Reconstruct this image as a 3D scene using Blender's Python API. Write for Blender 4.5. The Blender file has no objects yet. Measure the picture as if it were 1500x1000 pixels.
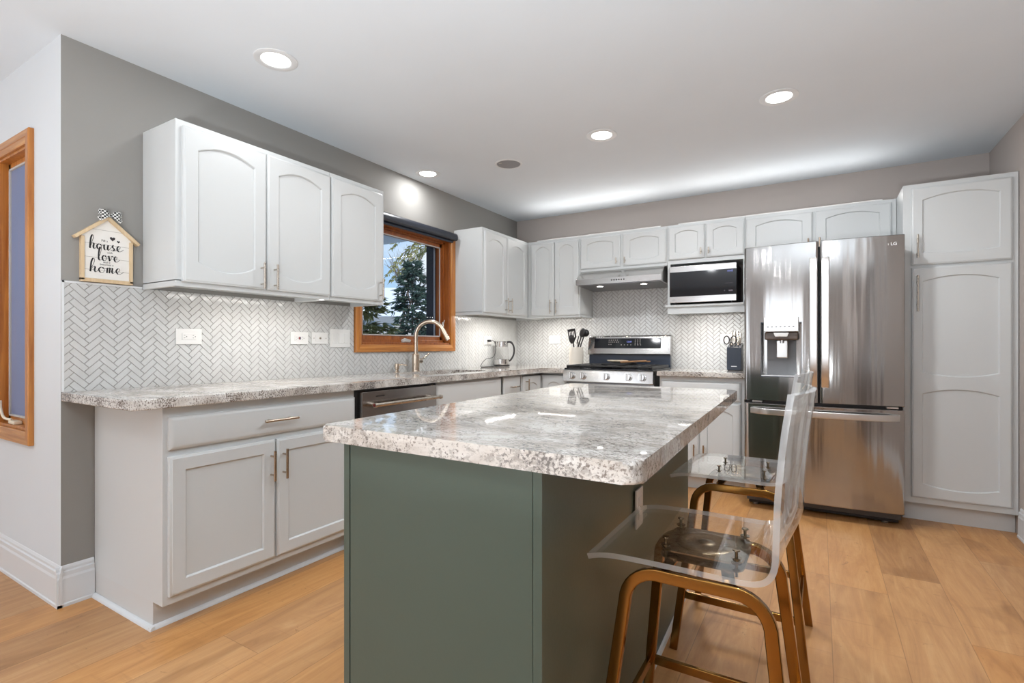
import bpy, bmesh, math, random
from mathutils import Vector, Matrix
random.seed(7)
SC = bpy.context.scene
COL = SC.collection
PI = math.pi
R = math.radians
V = Vector

# ------------------------------------------------------------------ camera
cam_d = bpy.data.cameras.new('camera'); cam = bpy.data.objects.new('camera', cam_d); COL.objects.link(cam)
cam_d.sensor_width = 36.0; cam_d.lens = 746.1 / 1500 * 36; cam_d.shift_y = 6.7 / 1500
cam_d.clip_start = 0.02; cam_d.clip_end = 300
CAM = V((2.7685, -4.6936, 1.1102)); YAW = 0.542513
cam.location = CAM; cam.rotation_euler = (PI / 2, 0, YAW)
SC.camera = cam
FWD = V((-math.sin(YAW), math.cos(YAW), 0)); RGT = V((math.cos(YAW), math.sin(YAW), 0))
def at(px, dep, z=None, py=None):
    p = CAM + FWD * dep + RGT * (px - 750) / 746.1 * dep
    p.z = z if z is not None else CAM.z + (506.7 - py) / 746.1 * dep
    return p

# ------------------------------------------------------------------ exposure
SC.view_settings.view_transform = 'Standard'; SC.view_settings.look = 'None'
SC.view_settings.exposure = 0.0; SC.view_settings.gamma = 1.0; SC.view_settings.use_curve_mapping = False

# ------------------------------------------------------------------ world: winter sky with clouds
W = bpy.data.worlds.new('world'); SC.world = W; W.use_nodes = True
wn = W.node_tree.nodes; wl = W.node_tree.links; wn.clear()
wo = wn.new('ShaderNodeOutputWorld'); wb = wn.new('ShaderNodeBackground'); wl.new(wb.outputs[0], wo.inputs[0])
wt = wn.new('ShaderNodeTexCoord'); wm_ = wn.new('ShaderNodeMapping'); wm_.inputs['Scale'].default_value = (1, 1, 2.2)
wnz = wn.new('ShaderNodeTexNoise'); wnz.inputs['Scale'].default_value = 3.1; wnz.inputs['Detail'].default_value = 7
wr = wn.new('ShaderNodeValToRGB'); wr.color_ramp.elements[0].position = .47; wr.color_ramp.elements[1].position = .66
wsep = wn.new('ShaderNodeSeparateXYZ'); wr2 = wn.new('ShaderNodeValToRGB')
wr2.color_ramp.elements[0].position = 0.0; wr2.color_ramp.elements[0].color = (.50, .70, .92, 1)
wr2.color_ramp.elements[1].position = .55; wr2.color_ramp.elements[1].color = (.12, .33, .72, 1)
wmx = wn.new('ShaderNodeMixRGB'); wmx.inputs[2].default_value = (.95, .96, 1, 1)
wl.new(wt.outputs['Generated'], wm_.inputs[0]); wl.new(wm_.outputs[0], wnz.inputs['Vector']); wl.new(wnz.outputs['Fac'], wr.inputs[0])
wl.new(wt.outputs['Generated'], wsep.inputs[0]); wl.new(wsep.outputs[2], wr2.inputs[0])
wl.new(wr2.outputs[0], wmx.inputs[1]); wl.new(wr.outputs[0], wmx.inputs[0]); wl.new(wmx.outputs[0], wb.inputs[0])
wb.inputs[1].default_value = 1.15

def lamp(kind, name, loc, rot=(0, 0, 0), power=10, color=(1, 1, 1), **kw):
    d = bpy.data.lights.new(name, kind); o = bpy.data.objects.new(name, d); COL.objects.link(o)
    d.energy = power; d.color = color; o.location = loc; o.rotation_euler = rot
    for k, v in kw.items(): setattr(d, k, v)
    return o
# low winter sun coming over the house from behind the kitchen
lamp('SUN', 'sun', (8, -6, 12), (R(52), 0, R(62)), 2.6, (1, .95, .86), angle=R(.6))
# added area lamps standing in for daylight from unseen rear windows
DAY = (.94, .97, 1.0)
lamp('AREA', 'added_rear_daylight', (1.2, -8.36, 1.35), (R(90), 0, 0), 24, DAY, shape='RECTANGLE', size=1.8, size_y=1.6)
lamp('AREA', 'added_side_daylight', (-1.6, -8.36, 1.15), (R(90), 0, 0), 28, DAY, shape='RECTANGLE', size=1.8, size_y=2.0)

# ------------------------------------------------------------------ materials
def hexc(h):
    h = h.lstrip('#'); c = [int(h[i:i + 2], 16) / 255 for i in (0, 2, 4)]
    return tuple(((x / 12.92) if x <= .04045 else ((x + .055) / 1.055) ** 2.4) for x in c) + (1,)
class NT:
    def __init__(s, name):
        s.m = bpy.data.materials.new(name); s.m.use_nodes = True; s.t = s.m.node_tree; s.b = s.t.nodes['Principled BSDF']
        s.out = s.t.nodes['Material Output']
    def n(s, typ, **kw):
        nd = s.t.nodes.new('ShaderNode' + typ)
        for k, v in kw.items():
            if k.startswith('i_'):
                key = k[2:]; key = int(key) if key.isdigit() else key.replace('_', ' ')
                s.put(nd.inputs[key], v)
            else: setattr(nd, k, v)
        return nd
    def put(s, sock, v):
        if hasattr(v, 'outputs'): v = v.outputs[0]
        if isinstance(v, bpy.types.NodeSocket): s.t.links.new(v, sock)
        else: sock.default_value = v
    def set(s, **kw):
        for k, v in kw.items(): s.put(s.b.inputs[k.replace('_', ' ')], v)
    def math(s, op, a, b=0.0, c=None):
        nd = s.n('Math', operation=op); s.put(nd.inputs[0], a); s.put(nd.inputs[1], b)
        if c is not None: s.put(nd.inputs[2], c)
        return nd.outputs[0]
    def ramp(s, f, stops):
        nd = s.n('ValToRGB'); s.put(nd.inputs[0], f); e = nd.color_ramp.elements
        while len(e) < len(stops): e.new(.5)
        for k, (p, c) in enumerate(stops):
            e[k].position = p; e[k].color = c if len(c) == 4 else tuple(c) + (1,)
        return nd.outputs[0]
    def mix(s, f, a, b, mode='MIX'):
        nd = s.n('MixRGB', blend_type=mode); s.put(nd.inputs[0], f); s.put(nd.inputs[1], a); s.put(nd.inputs[2], b)
        return nd.outputs[0]
    def coord(s, scale=(1, 1, 1), rot=(0, 0, 0), kind='Object'):
        tc = s.n('TexCoord'); mp = s.n('Mapping'); mp.inputs['Scale'].default_value = scale; mp.inputs['Rotation'].default_value = rot
        s.t.links.new(tc.outputs[kind], mp.inputs[0]); return mp.outputs[0]
    def noise(s, v, scale, detail=3, rough=.5, dist=0):
        nd = s.n('TexNoise'); s.put(nd.inputs['Vector'], v); nd.inputs['Scale'].default_value = scale
        nd.inputs['Detail'].default_value = detail; nd.inputs['Roughness'].default_value = rough; nd.inputs['Distortion'].default_value = dist
        return nd.outputs['Fac']
    def bump(s, h, strength=.2, dist=.01):
        nd = s.n('Bump'); nd.inputs['Strength'].default_value = strength; nd.inputs['Distance'].default_value = dist
        s.put(nd.inputs['Height'], h); s.put(s.b.inputs['Normal'], nd.outputs[0])

def paint(name, col, rough=.5, bump=.0, bscale=220, var=.03, coat=0):
    k = NT(name); c = k.coord(); nz = k.noise(c, 2.5, 3)
    k.set(Base_Color=k.mix(nz, tuple(x * (1 - var) for x in col[:3]) + (1,), tuple(min(1, x * (1 + var)) for x in col[:3]) + (1,)), Roughness=rough)
    if coat: k.set(Coat_Weight=coat, Coat_Roughness=.15)
    if bump: k.bump(k.noise(c, bscale, 2), bump, .002)
    return k.m
def metal(name, col, rough=.25, brush=None, ani=0):
    k = NT(name); k.set(Base_Color=col, Metallic=1.0, Roughness=rough)
    if brush:
        c = k.coord(brush); nz = k.noise(c, 1, 3)
        k.set(Roughness=k.math('MULTIPLY_ADD', nz, .14, rough - .07)); k.bump(nz, .05, .0006)
    return k.m
M = {}
M['wall'] = paint('grey_wall_paint', hexc('#918f8b'), .85, .12, 300)
M['wall_light'] = paint('white_wall_paint', hexc('#d3d7da'), .85, .12, 300)
M['wall_greige'] = paint('greige_wall_paint', hexc('#b9b0aa'), .85, .12, 300)
M['ceiling'] = paint('ceiling_paint', hexc('#d9e0e6'), .95, .1, 260)
M['cab'] = paint('white_cabinet_enamel', hexc('#cdd0d0'), .38, .05, 160, .01)
M['trim'] = paint('white_trim_enamel', hexc('#d9dcde'), .35, .0)
M['toe'] = paint('toe_kick_paint', hexc('#cfd0cf'), .5)
M['green'] = paint('sage_green_enamel', hexc('#515f56'), .33, .1, 90, .05)
M['plastic_white'] = paint('white_plastic', hexc('#dcdcda'), .3, 0, 1, .0)
M['slot'] = paint('dark_slot', (.02, .02, .02, 1), .6, 0, 1, 0)
M['black'] = paint('black_plastic', (.012, .011, .012, 1), .35, 0, 1, 0)
M['blackgloss'] = paint('black_glass', (.008, .009, .012, 1), .06, 0, 1, 0)
M['iron'] = paint('cast_iron', (.02, .02, .021, 1), .5, .3, 400)
M['nickel'] = metal('brushed_nickel', (.52, .47, .41, 1), .28, (30, 30, 900))
M['bronze'] = metal('champagne_nickel', (.50, .41, .33, 1), .26)
M['faucet'] = metal('warm_brushed_nickel', (.62, .52, .42, 1), .24)
M['steel'] = metal('stainless_steel', (.62, .61, .60, 1), .17, (3, 3, 900))
M['steel_dw'] = metal('dark_stainless_steel', (.40, .37, .355, 1), .2, (3, 900, 3))
M['steel_v'] = metal('vertical_brushed_stainless_steel', (.43, .415, .40, 1), .13, (500, 500, 2))
M['steel_handle'] = metal('satin_steel', (.7, .69, .68, 1), .3)
def wavy():
    k = NT('rippled_stainless_steel'); k.set(Base_Color=(.41, .40, .39, 1), Metallic=1.0, Roughness=.13)
    a = k.noise(k.coord((9, 9, .55)), 1.6, 2, .4); b = k.noise(k.coord((500, 500, 2)), 1, 3)
    b1 = k.n('Bump'); b1.inputs['Strength'].default_value = .5; b1.inputs['Distance'].default_value = .006; k.put(b1.inputs['Height'], a)
    b2 = k.n('Bump'); b2.inputs['Strength'].default_value = .05; b2.inputs['Distance'].default_value = .0006; k.put(b2.inputs['Height'], b)
    k.t.links.new(b1.outputs[0], b2.inputs['Normal']); k.put(k.b.inputs['Normal'], b2.outputs[0]); return k.m
M['steel_v'] = wavy()
M['steel_dark'] = metal('dark_steel', (.28, .28, .29, 1), .35)  # plain darker grey steel
M['gold'] = metal('antique_gold_metal', (.31, .155, .04, 1), .15)
M['gold_plate'] = metal('brushed_gold_plate', (.22, .165, .105, 1), .26)
M['clearrod'] = metal('chrome_bolt', (.8, .8, .8, 1), .1)
def emit(name, col, st):
    k = NT(name); e = k.n('Emission', i_Color=col, i_Strength=st); k.t.links.new(e.outputs[0], k.out.inputs[0]); return k.m
M['lens'] = emit('lit_lens', (1, .97, .93, 1), 9.0)
M['led'] = emit('lit_led_strip', (1, .95, .88, 1), 2.5)
M['digit'] = emit('lit_blue_digits', (.35, .4, 1, 1), .9)
M['speaker'] = paint('grey_speaker_grille', hexc('#8f8f91'), .7, .6, 900)
def glass(name, col=(1, 1, 1, 1), rough=0, ior=1.49):
    k = NT(name); k.set(Base_Color=col, Roughness=rough, IOR=ior, Transmission_Weight=1.0); return k.m
def acrylic():
    k = NT('clear_acrylic'); tr = k.n('BsdfTransparent'); tr.inputs[0].default_value = (.965, .975, .975, 1)
    gl = k.n('BsdfGlossy'); gl.inputs['Roughness'].default_value = .015; gl.inputs[0].default_value = (1, 1, 1, 1)
    ge = k.n('NewGeometry'); dt = k.n('VectorMath', operation='DOT_PRODUCT'); k.t.links.new(ge.outputs['Normal'], dt.inputs[0]); k.t.links.new(ge.outputs['Incoming'], dt.inputs[1])
    fq = k.math('POWER', k.math('SUBTRACT', 1.0, k.math('ABSOLUTE', dt.outputs['Value'])), 5.0); fr = k.math('MULTIPLY_ADD', fq, .9, .06); ms = k.n('MixShader')
    k.t.links.new(fr, ms.inputs[0]); k.t.links.new(tr.outputs[0], ms.inputs[1]); k.t.links.new(gl.outputs[0], ms.inputs[2])
    k.t.links.new(ms.outputs[0], k.out.inputs[0]); return k.m
M['acrylic'] = acrylic()
def acr_edge():
    k = NT('polished_acrylic_edge'); k.set(Base_Color=(.86, .89, .90, 1), Roughness=.08, IOR=1.5); tr = k.n('BsdfTransparent'); ms = k.n('MixShader'); ms.inputs[0].default_value = .34
    k.t.links.new(tr.outputs[0], ms.inputs[1]); k.t.links.new(k.b.outputs[0], ms.inputs[2]); k.t.links.new(ms.outputs[0], k.out.inputs[0]); return k.m
M['acrylic_edge'] = acr_edge()
M['kglass'] = glass('kettle_glass', (.97, .97, .97, 1), 0, 1.2)
def pane():
    k = NT('window_glass'); tr = k.n('BsdfTransparent'); tr.inputs[0].default_value = (.96, .98, .98, 1)
    gl = k.n('BsdfGlossy'); gl.inputs['Roughness'].default_value = .0; gl.inputs[0].default_value = (1, 1, 1, 1)
    ge = k.n('NewGeometry'); dt = k.n('VectorMath', operation='DOT_PRODUCT'); k.t.links.new(ge.outputs['Normal'], dt.inputs[0]); k.t.links.new(ge.outputs['Incoming'], dt.inputs[1])
    fq = k.math('POWER', k.math('SUBTRACT', 1.0, k.math('ABSOLUTE', dt.outputs['Value'])), 5.0); fr = k.math('MULTIPLY_ADD', fq, .4, .006); ms = k.n('MixShader')
    k.t.links.new(fr, ms.inputs[0]); k.t.links.new(tr.outputs[0], ms.inputs[1]); k.t.links.new(gl.outputs[0], ms.inputs[2])
    k.t.links.new(ms.outputs[0], k.out.inputs[0]); return k.m
M['pane'] = pane()
def screenmat():
    k = NT('insect_screen'); c = k.coord(); nz = k.noise(c, 330, 2, .7); n2 = k.noise(k.coord((6, 1, .8)), 2.2, 2)
    base = k.mix(n2, hexc('#a2b6d8'), hexc('#bab6cc')); sp = k.ramp(nz, [(.5, (0, 0, 0)), (.72, (1, 1, 1))])
    colr = k.mix(k.math('MULTIPLY', sp, .35), base, (.7, .8, 1, 1))
    df = k.n('BsdfDiffuse', i_Color=colr); tl = k.n('BsdfTranslucent', i_Color=colr); ms = k.n('MixShader'); ms.inputs[0].default_value = .55
    k.t.links.new(df.outputs[0], ms.inputs[1]); k.t.links.new(tl.outputs[0], ms.inputs[2]); k.t.links.new(ms.outputs[0], k.out.inputs[0]); return k.m
M['screen'] = screenmat()
def wood(name, c1, c2, axis='z', rough=.35, sc=1.0):
    k = NT(name); s = {'x': (1.5, 28, 28), 'y': (28, 1.5, 28), 'z': (28, 28, 1.5)}[axis]
    c = k.coord(tuple(q * sc for q in s)); nz = k.noise(c, 1.6, 5, .6, .6)
    k.set(Base_Color=k.ramp(nz, [(.3, c1), (.7, c2)]), Roughness=rough, Coat_Weight=.3, Coat_Roughness=.2); k.bump(nz, .08, .001); return k.m
M['oak_y'] = wood('honey_oak_horizontal', hexc('#9c5a22'), hexc('#c98a45'), 'y')
M['oak_x'] = wood('honey_oak_sill', hexc('#a5672e'), hexc('#cf9655'), 'x')
M['oak_z'] = wood('honey_oak_vertical', hexc('#9c5a22'), hexc('#c8863f'), 'z')
M['oak_dark'] = wood('honey_oak_jamb', hexc('#7d3f16'), hexc('#a9632a'), 'z')
M['pale_wood'] = wood('pale_sign_wood', hexc('#c9ad86'), hexc('#dcc5a2'), 'z', .6)
M['brown_wood'] = wood('walnut_door_wood', hexc('#33231a'), hexc('#4a3426'), 'z', .4)
M['board'] = wood('cutting_board_wood', hexc('#6d4a2b'), hexc('#a2774b'), 'x', .5)
def granite(name, dark=.7):
    k = NT(name); rt = (0, 0, R(-22)); c = k.coord((1, 2.4, 2.4), rt)
    n1 = k.noise(c, 3.4, 8, .64, .9)
    base = k.ramp(n1, [(.30, hexc('#a8a098')), (.43, hexc('#c2bbb3')), (.56, hexc('#d6d2cc')), (.72, hexc('#e0deda'))])
    lo = k.noise(k.coord(), 4.5, 4, .65); off = k.math('MULTIPLY', k.math('SUBTRACT', lo, .5), .5)
    n2 = k.noise(k.coord((1, 3.2, 1.6), rt), 46, 5, .72, .3)
    g = k.ramp(k.math('ADD', n2, off), [(.50, (0, 0, 0)), (.60, (1, 1, 1))])
    col = k.mix(k.math('MULTIPLY', g, .55), base, hexc('#827b75'))
    n5 = k.noise(k.coord((1, 1.5, 1)), 145, 3, .62); cl = k.noise(k.coord(), 8, 4, .7); o2 = k.math('MULTIPLY', k.math('SUBTRACT', cl, .5), .62)
    m5 = k.ramp(k.math('ADD', n5, o2), [(.592 - .03 * dark, (0, 0, 0)), (.65 - .03 * dark, (1, 1, 1))])
    hue = k.mix(k.ramp(k.noise(k.coord(), 3, 2), [(.42, (0, 0, 0)), (.58, (1, 1, 1))]), hexc('#46301f'), hexc('#3d3b3e'))
    col = k.mix(k.math('MULTIPLY', m5, .50 + .17 * dark), col, hue)
    n6 = k.noise(k.coord(), 38, 2, .5, 1.0); m6 = k.ramp(n6, [(.735, (0, 0, 0)), (.75, (1, 1, 1))])
    col = k.mix(m6, col, hexc('#23262f'))
    k.set(Base_Color=col, Roughness=.025, IOR=1.62)
    return k.m
M['granite'] = granite('white_granite')
M['granite_edge'] = granite('white_granite_counter', 1.9)
def tile():
    k = NT('glazed_white_tile'); n = k.noise(k.coord(), 14, 2)
    k.set(Base_Color=k.ramp(n, [(.3, hexc('#c2c3c2')), (.7, hexc('#cacbca'))]), Roughness=.12, IOR=1.55); k.bump(k.noise(k.coord(), 30, 1), .25, .002); return k.m
M['tile'] = tile(); M['grout'] = paint('grey_grout', hexc('#9b9894'), .9)
def floor():
    k = NT('oak_plank_floor'); tc = k.n('TexCoord'); sp = k.n('SeparateXYZ'); k.t.links.new(tc.outputs['Object'], sp.inputs[0])
    x, y = sp.outputs[0], sp.outputs[1]; PW, PL = .222, 1.5
    xs = k.math('DIVIDE', k.math('SUBTRACT', x, 2.81), PW); row = k.math('FLOOR', xs); fx = k.math('SUBTRACT', xs, row)
    wn1 = k.n('TexWhiteNoise', noise_dimensions='1D'); k.put(wn1.inputs['W'], row)
    ys = k.math('ADD', k.math('DIVIDE', y, PL), k.math('MULTIPLY', wn1.outputs['Value'], 7.3)); idx = k.math('FLOOR', ys); fy = k.math('SUBTRACT', ys, idx)
    cb = k.n('CombineXYZ', i_0=row, i_1=idx); wn2 = k.n('TexWhiteNoise', noise_dimensions='2D'); k.put(wn2.inputs['Vector'], cb)
    r = wn2.outputs['Value']
    off = k.n('CombineXYZ', i_0=k.math('MULTIPLY', r, 37.0), i_1=k.math('MULTIPLY', r, 91.0), i_2=k.math('MULTIPLY', r, 13.0))
    va = k.n('VectorMath', operation='ADD'); k.t.links.new(tc.outputs['Object'], va.inputs[0]); k.t.links.new(off.outputs[0], va.inputs[1])
    def mp(s):
        m = k.n('Mapping'); m.inputs['Scale'].default_value = s; k.t.links.new(va.outputs[0], m.inputs[0]); return m.outputs[0]
    g1 = k.noise(mp((7, .8, 1)), 1.6, 7, .66, 2.2); g2 = k.noise(mp((70, 4.5, 1)), 2.0, 4, .65, .5); g3 = k.noise(mp((2.4, 1.1, 1)), 1.8, 3, .5, .8)
    base = k.ramp(g1, [(.30, hexc('#a06b3a')), (.43, hexc('#bf874f')), (.56, hexc('#cf995f')), (.72, hexc('#dfb07a'))])
    base = k.mix(k.math('MULTIPLY', g2, .30), base, hexc('#8a5c34'))
    tone = k.ramp(r, [(0, hexc('#a88264')), (.3, hexc('#cc9255')), (.6, hexc('#c29a70')), (.85, hexc('#a98462')), (1, hexc('#977455'))])
    base = k.mix(.42, base, tone)
    knot = k.ramp(g3, [(.58, (0, 0, 0)), (.74, (1, 1, 1))]); base = k.mix(k.math('MULTIPLY', knot, .5), base, hexc('#80552f'))
    g4 = k.noise(mp((3.2, 2.6, 1)), 2.4, 5, .7, 2.5); kn2 = k.ramp(g4, [(.66, (0, 0, 0)), (.71, (1, 1, 1))]); base = k.mix(k.math('MULTIPLY', kn2, .45), base, hexc('#6a4123'))
    g5 = k.noise(mp((1.6, 22, 1)), 1.5, 4, .6, .8); saw = k.ramp(g5, [(.60, (0, 0, 0)), (.70, (1, 1, 1))]); base = k.mix(k.math('MULTIPLY', k.math('MULTIPLY', saw, g3), .35), base, hexc('#8d6038'))
    ex = k.math('MINIMUM', fx, k.math('SUBTRACT', 1.0, fx)); ey = k.math('MULTIPLY', k.math('MINIMUM', fy, k.math('SUBTRACT', 1.0, fy)), PL / PW)
    seam = k.math('LESS_THAN', k.math('MINIMUM', ex, ey), .006)
    k.set(Base_Color=k.mix(k.math('MULTIPLY', seam, .45), base, hexc('#6b4525')), Roughness=k.math('MULTIPLY_ADD', g2, .15, .33))
    k.bump(k.math('SUBTRACT', g2, seam), .1, .001); return k.m
M['floor'] = floor()
M['gingham'] = None
def gingham():
    k = NT('gingham_ribbon'); ch = k.n('TexChecker'); k.put(ch.inputs['Vector'], k.coord()); ch.inputs['Scale'].default_value = 130
    ch.inputs[1].default_value = (.02, .02, .02, 1); ch.inputs[2].default_value = (.75, .75, .73, 1); k.set(Base_Color=ch.outputs[0], Roughness=.8); return k.m
M['gingham'] = gingham()
M['ink'] = paint('black_ink', (.02, .02, .022, 1), .7, 0, 1, 0)
M['ink_grey'] = paint('grey_ink', (.16, .16, .16, 1), .7, 0, 1, 0)
M['board_white'] = paint('whitewashed_board', hexc('#e6e3dd'), .7)
M['groove'] = paint('board_groove', hexc('#a9a59d'), .8)
M['shade'] = paint('navy_blind_fabric', hexc('#20242e'), .4)
M['navy'] = paint('navy_metal', hexc('#27303f'), .3)
M['snow'] = paint('snow', (.86, .88, .92, 1), .8, .4, 6)
M['bark'] = paint('bark', hexc('#6e5d52'), .9, .6, 60, .2)
M['pine'] = paint('spruce_needles', hexc('#3b5148'), .8, 0, 1, .35)
M['pine_sun'] = paint('sunlit_needles', hexc('#8b8a55'), .8, 0, 1, .35)  # the yellow of sunlight is put into the needle colour
M['siding'] = paint('pale_house_siding', hexc('#b9b5b0'), .8)
M['blue_frame'] = paint('blue_grey_sash', hexc('#8b93a3'), .5)
M['dark_frame'] = paint('dark_exterior_trim', hexc('#262c3a'), .5)
M['brush'] = paint('bare_brush', hexc('#8d7d6d'), .9, 0, 1, .3)
M['cream'] = paint('cream_ceramic', hexc('#e6d9c2'), .35)
def brick():
    k = NT('dark_brick'); b = k.n('TexBrick'); k.put(b.inputs['Vector'], k.coord((1, 1, 1), (R(90), 0, 0))); b.inputs['Scale'].default_value = 4.5
    b.inputs['Color1'].default_value = hexc('#4a3a38'); b.inputs['Color2'].default_value = hexc('#3a3033'); b.inputs['Mortar'].default_value = hexc('#85807a'); k.set(Base_Color=b.outputs[0], Roughness=.9); return k.m
M['brick'] = brick()
def crockmat():
    k = NT('white_glazed_crock'); k.set(Base_Color=hexc('#dcd6cc'), Roughness=.12); return k.m
M['crock'] = crockmat()

# ------------------------------------------------------------------ mesh helpers (all in world coordinates)
def nb(): return bmesh.new()
def box(bm, lo, hi, bev=0.0, seg=2, mi=0, rot=None):
    lo = V(lo); hi = V(hi); c = (lo + hi) / 2; s = hi - lo
    mt = Matrix.Translation(c) @ Matrix.Diagonal((s.x, s.y, s.z, 1))
    if rot is not None: mt = rot @ mt
    n0 = len(bm.faces); vs = bmesh.ops.create_cube(bm, size=1, matrix=mt)['verts']
    fs = {f for v in vs for f in v.link_faces}
    for f in fs: f.material_index = mi
    if bev > 0:
        es = {e for v in vs for e in v.link_edges}
        r = bmesh.ops.bevel(bm, geom=list(es), offset=min(bev, .49 * min(abs(s.x), abs(s.y), abs(s.z))), segments=seg, affect='EDGES', profile=.5)
        for f in r['faces']: f.material_index = mi
    return bm
def cyl(bm, p0, p1, r0, r1=None, n=20, mi=0, cap=True):
    p0 = V(p0); p1 = V(p1); r1 = r0 if r1 is None else r1; d = (p1 - p0).normalized()
    a = d.orthogonal().normalized(); b = d.cross(a)
    A = [bm.verts.new(p0 + (a * math.cos(t) + b * math.sin(t)) * r0) for t in (2 * PI * i / n for i in range(n))]
    B = [bm.verts.new(p1 + (a * math.cos(t) + b * math.sin(t)) * r1) for t in (2 * PI * i / n for i in range(n))]
    for i in range(n):
        f = bm.faces.new((A[i], A[(i + 1) % n], B[(i + 1) % n], B[i])); f.material_index = mi
    if cap:
        f = bm.faces.new(A[::-1]); f.material_index = mi; f = bm.faces.new(B); f.material_index = mi
    return bm
def sweep(bm, pts, prof, up=None, cap=True, mi=0, scale=None):
    """sweep a closed 2d profile (list of (a,b)) along pts; frame by parallel transport from 'up'"""
    pts = [V(p) for p in pts]; n = len(pts); rings = []
    u = V(up) if up is not None else None
    for i, p in enumerate(pts):
        t = ((pts[min(i + 1, n - 1)] - pts[max(i - 1, 0)])).normalized()
        if i == 0: u = (u if u is not None else t.orthogonal())
        u = (u - t * u.dot(t)).normalized(); w = t.cross(u)
        k = scale[i] if scale else 1
        rings.append([bm.verts.new(p + u * a * k + w * b * k) for a, b in prof])
    m = len(prof)
    for i in range(n - 1):
        for j in range(m):
            f = bm.faces.new((rings[i][j], rings[i][(j + 1) % m], rings[i + 1][(j + 1) % m], rings[i + 1][j])); f.material_index = mi
    if cap:
        for r_, rev in ((rings[0], True), (rings[-1], False)):
            f = bm.faces.new(r_[::-1] if rev else r_); f.material_index = mi
    return bm
def circ(r, n=12): return [(r * math.cos(2 * PI * i / n), r * math.sin(2 * PI * i / n)) for i in range(n)]
def rrect(a, b, r=.003, n=3):
    out = []
    for cx, cy, s in ((a - r, b - r, 0), (-a + r, b - r, 1), (-a + r, -b + r, 2), (a - r, -b + r, 3)):
        for i in range(n + 1):
            t = (s + i / n) * PI / 2; out.append((cx + r * math.cos(t), cy + r * math.sin(t)))
    return out
def tube(bm, pts, r, n=12, mi=0): return sweep(bm, pts, circ(r, n), mi=mi)
def lathe(bm, prof, c, n=28, mi=0, axis=None):
    c = V(c); rings = []
    q = axis.to_track_quat('Z', 'Y') if axis is not None else None
    for r, z in prof:
        ring = []
        for i in range(n):
            p = V((r * math.cos(2 * PI * i / n), r * math.sin(2 * PI * i / n), z))
            if q: p = q @ p
            ring.append(bm.verts.new(c + p))
        rings.append(ring)
    for k in range(len(rings) - 1):
        for i in range(n):
            f = bm.faces.new((rings[k][i], rings[k][(i + 1) % n], rings[k + 1][(i + 1) % n], rings[k + 1][i])); f.material_index = mi
    for rg, rev in ((rings[0], True), (rings[-1], False)):
        f = bm.faces.new(rg[::-1] if rev else rg); f.material_index = mi
    return bm
def prism(bm, pts, dvec, mi=0, bev=0):
    dvec = V(dvec); A = [bm.verts.new(V(p)) for p in pts]; B = [bm.verts.new(V(p) + dvec) for p in pts]; n = len(A); fs = []
    for i in range(n): fs.append(bm.faces.new((A[i], A[(i + 1) % n], B[(i + 1) % n], B[i])))
    fs += [bm.faces.new(A[::-1]), bm.faces.new(B)]
    for f in fs: f.material_index = mi
    if bev: bmesh.ops.bevel(bm, geom=list({e for f in fs for e in f.edges}), offset=bev, segments=2, affect='EDGES', profile=.5)
    return bm
def catmull(P, n=8):
    P = [V(p) for p in P]; out = []
    Q = [P[0] * 2 - P[1]] + P + [P[-1] * 2 - P[-2]]
    for i in range(1, len(Q) - 2):
        for k in range(n):
            t = k / n; a, b, c, d = Q[i - 1], Q[i], Q[i + 1], Q[i + 2]
            out.append(.5 * ((2 * b) + (c - a) * t + (2 * a - 5 * b + 4 * c - d) * t * t + (3 * b - a - 3 * c + d) * t ** 3))
    out.append(P[-1]); return out
RM = {}
def thing(name, loc, label, cat, group=None, rz=0, kind=None):
    o = bpy.data.objects.new(name, None); o.empty_display_size = .05; COL.objects.link(o); o.location = loc; o.rotation_euler = (0, 0, rz)
    RM[o] = Matrix.Translation(V(loc)) @ Matrix.Rotation(rz, 4, 'Z')
    if label: o['label'] = label
    if cat: o['category'] = cat
    if group: o['group'] = group
    if kind: o['kind'] = kind
    return o
def part(name, bm, mat, parent=None, label=None, smooth=True, angle=38, kind=None):
    me = bpy.data.meshes.new(name)
    bmesh.ops.recalc_face_normals(bm, faces=bm.faces[:])
    mt = RM.get(parent) if parent else None
    if mt is not None: bm.transform(mt.inverted())
    bm.to_mesh(me); bm.free()
    for m_ in (mat if isinstance(mat, (list, tuple)) else [mat]): me.materials.append(m_)
    o = bpy.data.objects.new(name, me); COL.objects.link(o)
    if smooth:
        me.shade_smooth(); me.set_sharp_from_angle(angle=R(angle))
        if len(me.polygons) < 4000: wn_ = o.modifiers.new('even_shading', 'WEIGHTED_NORMAL'); wn_.keep_sharp = True
    if parent: o.parent = parent; RM[o] = mt
    else: RM[o] = Matrix.Identity(4)
    if label: o['label'] = label
    if kind: o['kind'] = kind
    return o
def struct(name, bm, mat, smooth=False):
    o = part(name, bm, mat, None, smooth=smooth); o['kind'] = 'structure'; return o
def solo(name, bm, mat, label, cat, group=None, **kw):
    o = part(name, bm, mat, None, **kw); o['label'] = label; o['category'] = cat
    if group: o['group'] = group
    return o
def dup(o, parent=None):
    c = o.copy(); COL.objects.link(c)
    if parent: c.parent = parent
    for ch in o.children: dup(ch, c)
    return c
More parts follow.
